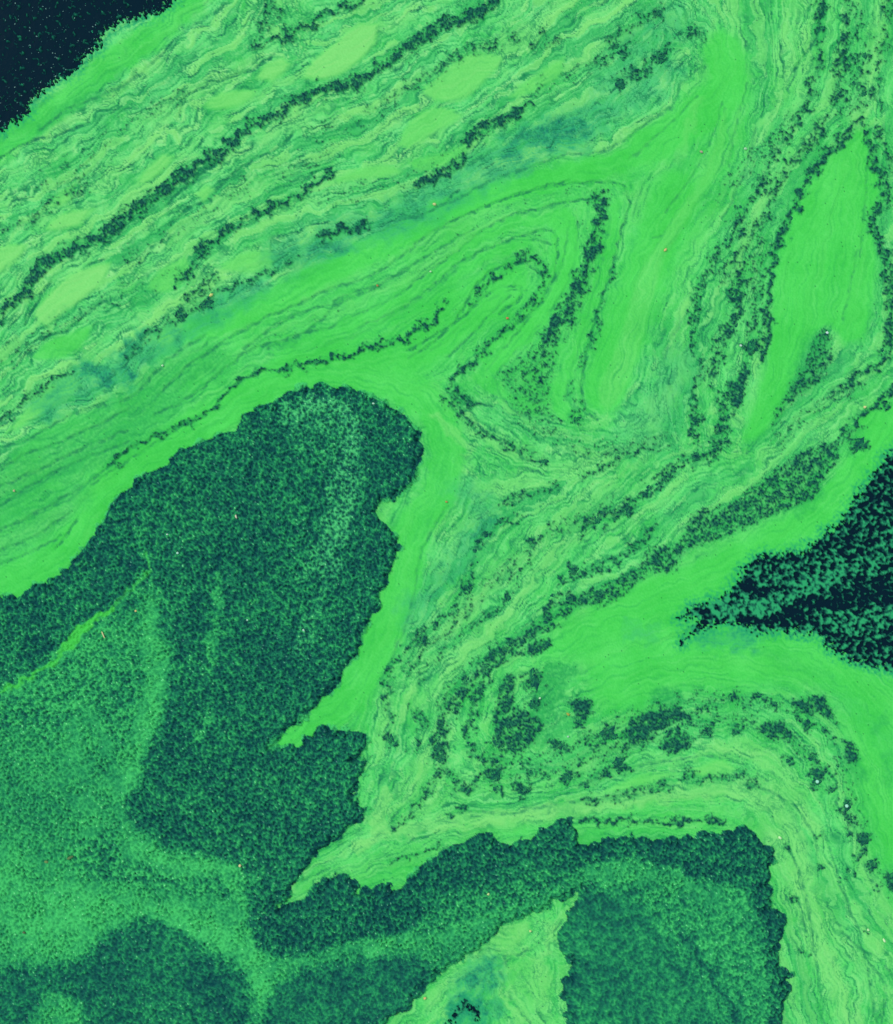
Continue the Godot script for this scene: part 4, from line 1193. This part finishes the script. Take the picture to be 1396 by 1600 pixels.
	for q in chains:
		var p := curve(q[1], false, 4.0)
		for k in q[2]:
			var c: Vector2 = p[int((k + 0.15 + 0.7 * rng.randf()) / q[2] * (p.size() - 1))]
			var rad: float = q[3] * rng.randf_range(0.55, 1.3)
			var label: String = q[0].replace("small dark clump", ORDINALS[k] + " small dark clump from the " + q[5])
			clumps.append([label, q[0].replace("small dark clump", "small dark clumps"), c.x + rng.randf_range(-1, 1) * q[4], c.y + rng.randf_range(-1, 1) * q[4], rad, rad * rng.randf_range(0.65, 1.2), rng.randf() * TAU])
	for c in clumps:
		stroke(grain, [c[2] - 1.0, c[3], c[2] + 1.0, c[3]], minf(c[4], c[5]) * 0.6, maxf(c[4], c[5]) * 1.1 + 4.0, 0.84, 7.0, -1, false)


const ORDINALS := ["first", "second", "third", "fourth", "fifth", "sixth", "seventh", "eighth", "ninth", "tenth", "eleventh", "twelfth", "thirteenth", "fourteenth", "fifteenth", "sixteenth", "seventeenth", "eighteenth", "nineteenth", "twentieth", "twenty-first", "twenty-second", "twenty-third", "twenty-fourth", "twenty-fifth", "twenty-sixth"]


func clump(m: ArrayMesh, label: String, group: String, x: float, y: float, rx: float, ry: float, turn: float) -> void:
	var o := MeshInstance3D.new()
	o.mesh = m
	o.material_override = mat_mat
	o.name = numbered("algae_clump")
	var t := Transform3D(Basis(Vector3.UP, -turn) * Basis.from_scale(Vector3(rx * 0.019, minf(rx, ry) * 0.009, ry * 0.019)), Vector3((x - CX) * 0.01, 0.022, (y - CY) * 0.01))
	o.transform = t
	tag(o, label, "algae clump", group)
	add_child(o)
	if label.contains("pale bubble"):
		var s := SphereMesh.new()
		s.radius = 0.028
		s.height = 0.056
		s.radial_segments = 12
		s.rings = 6
		var b := MeshInstance3D.new()
		b.name = "bubble"
		b.mesh = s
		b.material_override = plain(Color8(150, 215, 190), 0.2)
		b.transform = t.affine_inverse() * Transform3D(Basis(), t.origin + Vector3(0.0, 0.04, 0.0))
		o.add_child(b)


func plain(c: Color, rough: float) -> StandardMaterial3D:
	var m := StandardMaterial3D.new()
	m.albedo_color = c
	m.roughness = rough
	m.metallic_specular = 0.2
	return m


func build_debris() -> void:
	var bits := [
		["yellow-cream flake lying on the dark dash in the upper left seam", 330, 461, 5.0, 3.2, -0.6, Color8(226, 216, 130)],
		["orange speck in the smooth scum right of the innermost loop", 793, 497, 3.0, 2.6, 0.0, Color8(205, 122, 78)],
		["orange-brown speck on a thin seam above the big mat", 590, 446, 2.6, 2.2, 0.4, Color8(176, 120, 70)],
		["tiny pale speck on a seam just left of the nested loops", 673, 424, 2.4, 2.0, 0.0, Color8(196, 232, 190)],
		["brownish speck in the smooth scum below the loops", 698, 784, 2.6, 2.2, 0.0, Color8(176, 140, 78)],
		["bluish white speck on the grainy foot of the teardrop", 1293, 520, 3.0, 3.0, 0.0, Color8(206, 226, 236)],
		["grey-white speck beside the round clump left of the teardrop", 1158, 540, 2.8, 2.6, 0.0, Color8(196, 220, 216)],
		["cream twig lying on the moss beside the bright sliver", 163, 991, 8.0, 1.5, 1.15, Color8(232, 206, 158)],
		["peach speck on the moss right of the bright sliver", 214, 954, 2.8, 2.4, 0.0, Color8(228, 190, 130)],
		["white-pink flake in the middle of the big dark mat", 370, 807, 4.4, 2.0, 1.2, Color8(232, 208, 196)],
		["peach bead at the lower edge of the big dark mat", 376, 1351, 3.2, 3.0, 0.0, Color8(238, 204, 156)],
		["cream bead in the lower dark band", 763, 1395, 2.8, 2.8, 0.0, Color8(206, 216, 150)],
		["peach speck in the bottom wedge near the dark oval", 664, 1560, 3.2, 3.0, 0.0, Color8(238, 190, 132)],
		["pale yellow speck in the upper part of the bottom wedge", 829, 1455, 2.8, 2.6, 0.0, Color8(214, 226, 150)],
		["white flake on the pale band by the corner of the lower dark band", 1219, 1309, 4.4, 3.0, 0.6, Color8(210, 244, 190)],
		["long white flake near the lower right edge", 1382, 1470, 4.5, 2.2, 1.2, Color8(226, 246, 200)],
		["small white flake left of the long one near the lower right edge", 1357, 1453, 2.8, 2.6, 0.0, Color8(196, 240, 180)],
		["pinkish speck on the smooth scum at upper right", 1096, 237, 3.4, 2.8, 0.4, Color8(186, 160, 150)],
		["pale grey flake right of the pinkish speck", 1165, 232, 3.4, 2.6, 0.0, Color8(170, 214, 180)],
		["orange and white speck high on the pale tongue", 1040, 390, 4.4, 2.4, -0.7, Color8(226, 190, 120)],
		["cream flake by the beaded streak above the right dark water", 1352, 636, 3.6, 2.6, -0.4, Color8(226, 214, 150)],
		["ochre speck beside the arrow-shaped patch in the lower middle", 888, 1116, 4.0, 2.6, 0.5, Color8(178, 158, 66)],
		["white bead beside the end of the rounded grainy patch", 888, 1151, 2.4, 2.2, 0.0, Color8(170, 214, 196)],
		["white bead on the smooth green lobe", 844, 1091, 2.6, 2.4, 0.0, Color8(196, 232, 200)],
		["cream speck on the blue-green seam above the loops", 679, 319, 4.0, 2.8, 0.3, Color8(210, 206, 140)],
		["white bead on the left side of the big dark mat", 263, 835, 2.6, 2.0, 0.5, Color8(196, 232, 224)],
		["second white bead on the left side of the big dark mat", 279, 864, 2.8, 2.6, 0.0, Color8(190, 232, 226)],
		["white bead in the lower centre of the big dark mat", 475, 984, 2.6, 2.4, 0.0, Color8(190, 226, 220)],
		["white bead left of the bluish bloom on the big mat", 388, 968, 2.4, 2.2, 0.0, Color8(180, 220, 210)],
		["white bead near the right rim of the big dark mat", 584, 631, 2.4, 2.2, 0.0, Color8(186, 220, 210)],
		["pinkish bead at the left edge in the streaked scum", 22, 767, 2.6, 2.4, 0.0, Color8(206, 184, 150)],
		["whitish speck on the fringe of the smooth left scum", 254, 571, 2.6, 2.2, 0.0, Color8(196, 236, 196)],
		["brownish smudge fleck in the moss at lower left", 112, 1338, 8.0, 3.0, -0.5, Color8(84, 106, 70)],
		["second brownish fleck beside the first in the moss", 75, 1345, 5.0, 3.0, 0.2, Color8(104, 128, 78)],
		["reddish fleck in the moss near the bottom left", 40, 1455, 3.4, 2.4, 0.0, Color8(80, 84, 70)]]
	for q in bits:
		q[3] *= 0.8
		q[4] *= 0.8
		q[6] = q[6].lerp(Color8(90, 160, 90), 0.22)
		var st := SurfaceTool.new()
		st.begin(Mesh.PRIMITIVE_TRIANGLES)
		var segs := 9
		var rim := []
		for s in segs:
			var a := TAU * s / segs
			var rr := rng.randf_range(0.75, 1.15)
			rim.append(Vector3(cos(a) * rr * q[3] * 0.01, 0.0, sin(a) * rr * q[4] * 0.01))
		var tall: float = q[4] * 0.011
		for s in segs:
			var a: Vector3 = rim[s]
			var b: Vector3 = rim[(s + 1) % segs]
			var am := a * 0.7 + Vector3(0, tall * 0.8, 0)
			var bm := b * 0.7 + Vector3(0, tall * 0.8, 0)
			for v in [a, am, b, am, bm, b, am, Vector3(0, tall, 0), bm]:
				st.add_vertex(v)
		st.generate_normals()
		var o := MeshInstance3D.new()
		o.name = numbered("debris_speck" if q[3] < 4.8 else "twig" if q[4] < 2.0 else "debris_speck")
		o.mesh = st.commit()
		o.material_override = plain(q[6], 0.6)
		var on_mat: float = mass_sd[clampi(int(q[2] / S) + M, 0, H - 1) * W + clampi(int(q[1] / S) + M, 0, W - 1)]
		o.position = Vector3((q[1] - CX) * 0.01, 0.115 if on_mat > 4.0 else 0.045, (q[2] - CY) * 0.01)
		o.rotation.y = -q[5]
		tag(o, q[0], "twig" if o.name.begins_with("twig") else "debris speck", "" if o.name.begins_with("twig") else "specks of debris")
		add_child(o)
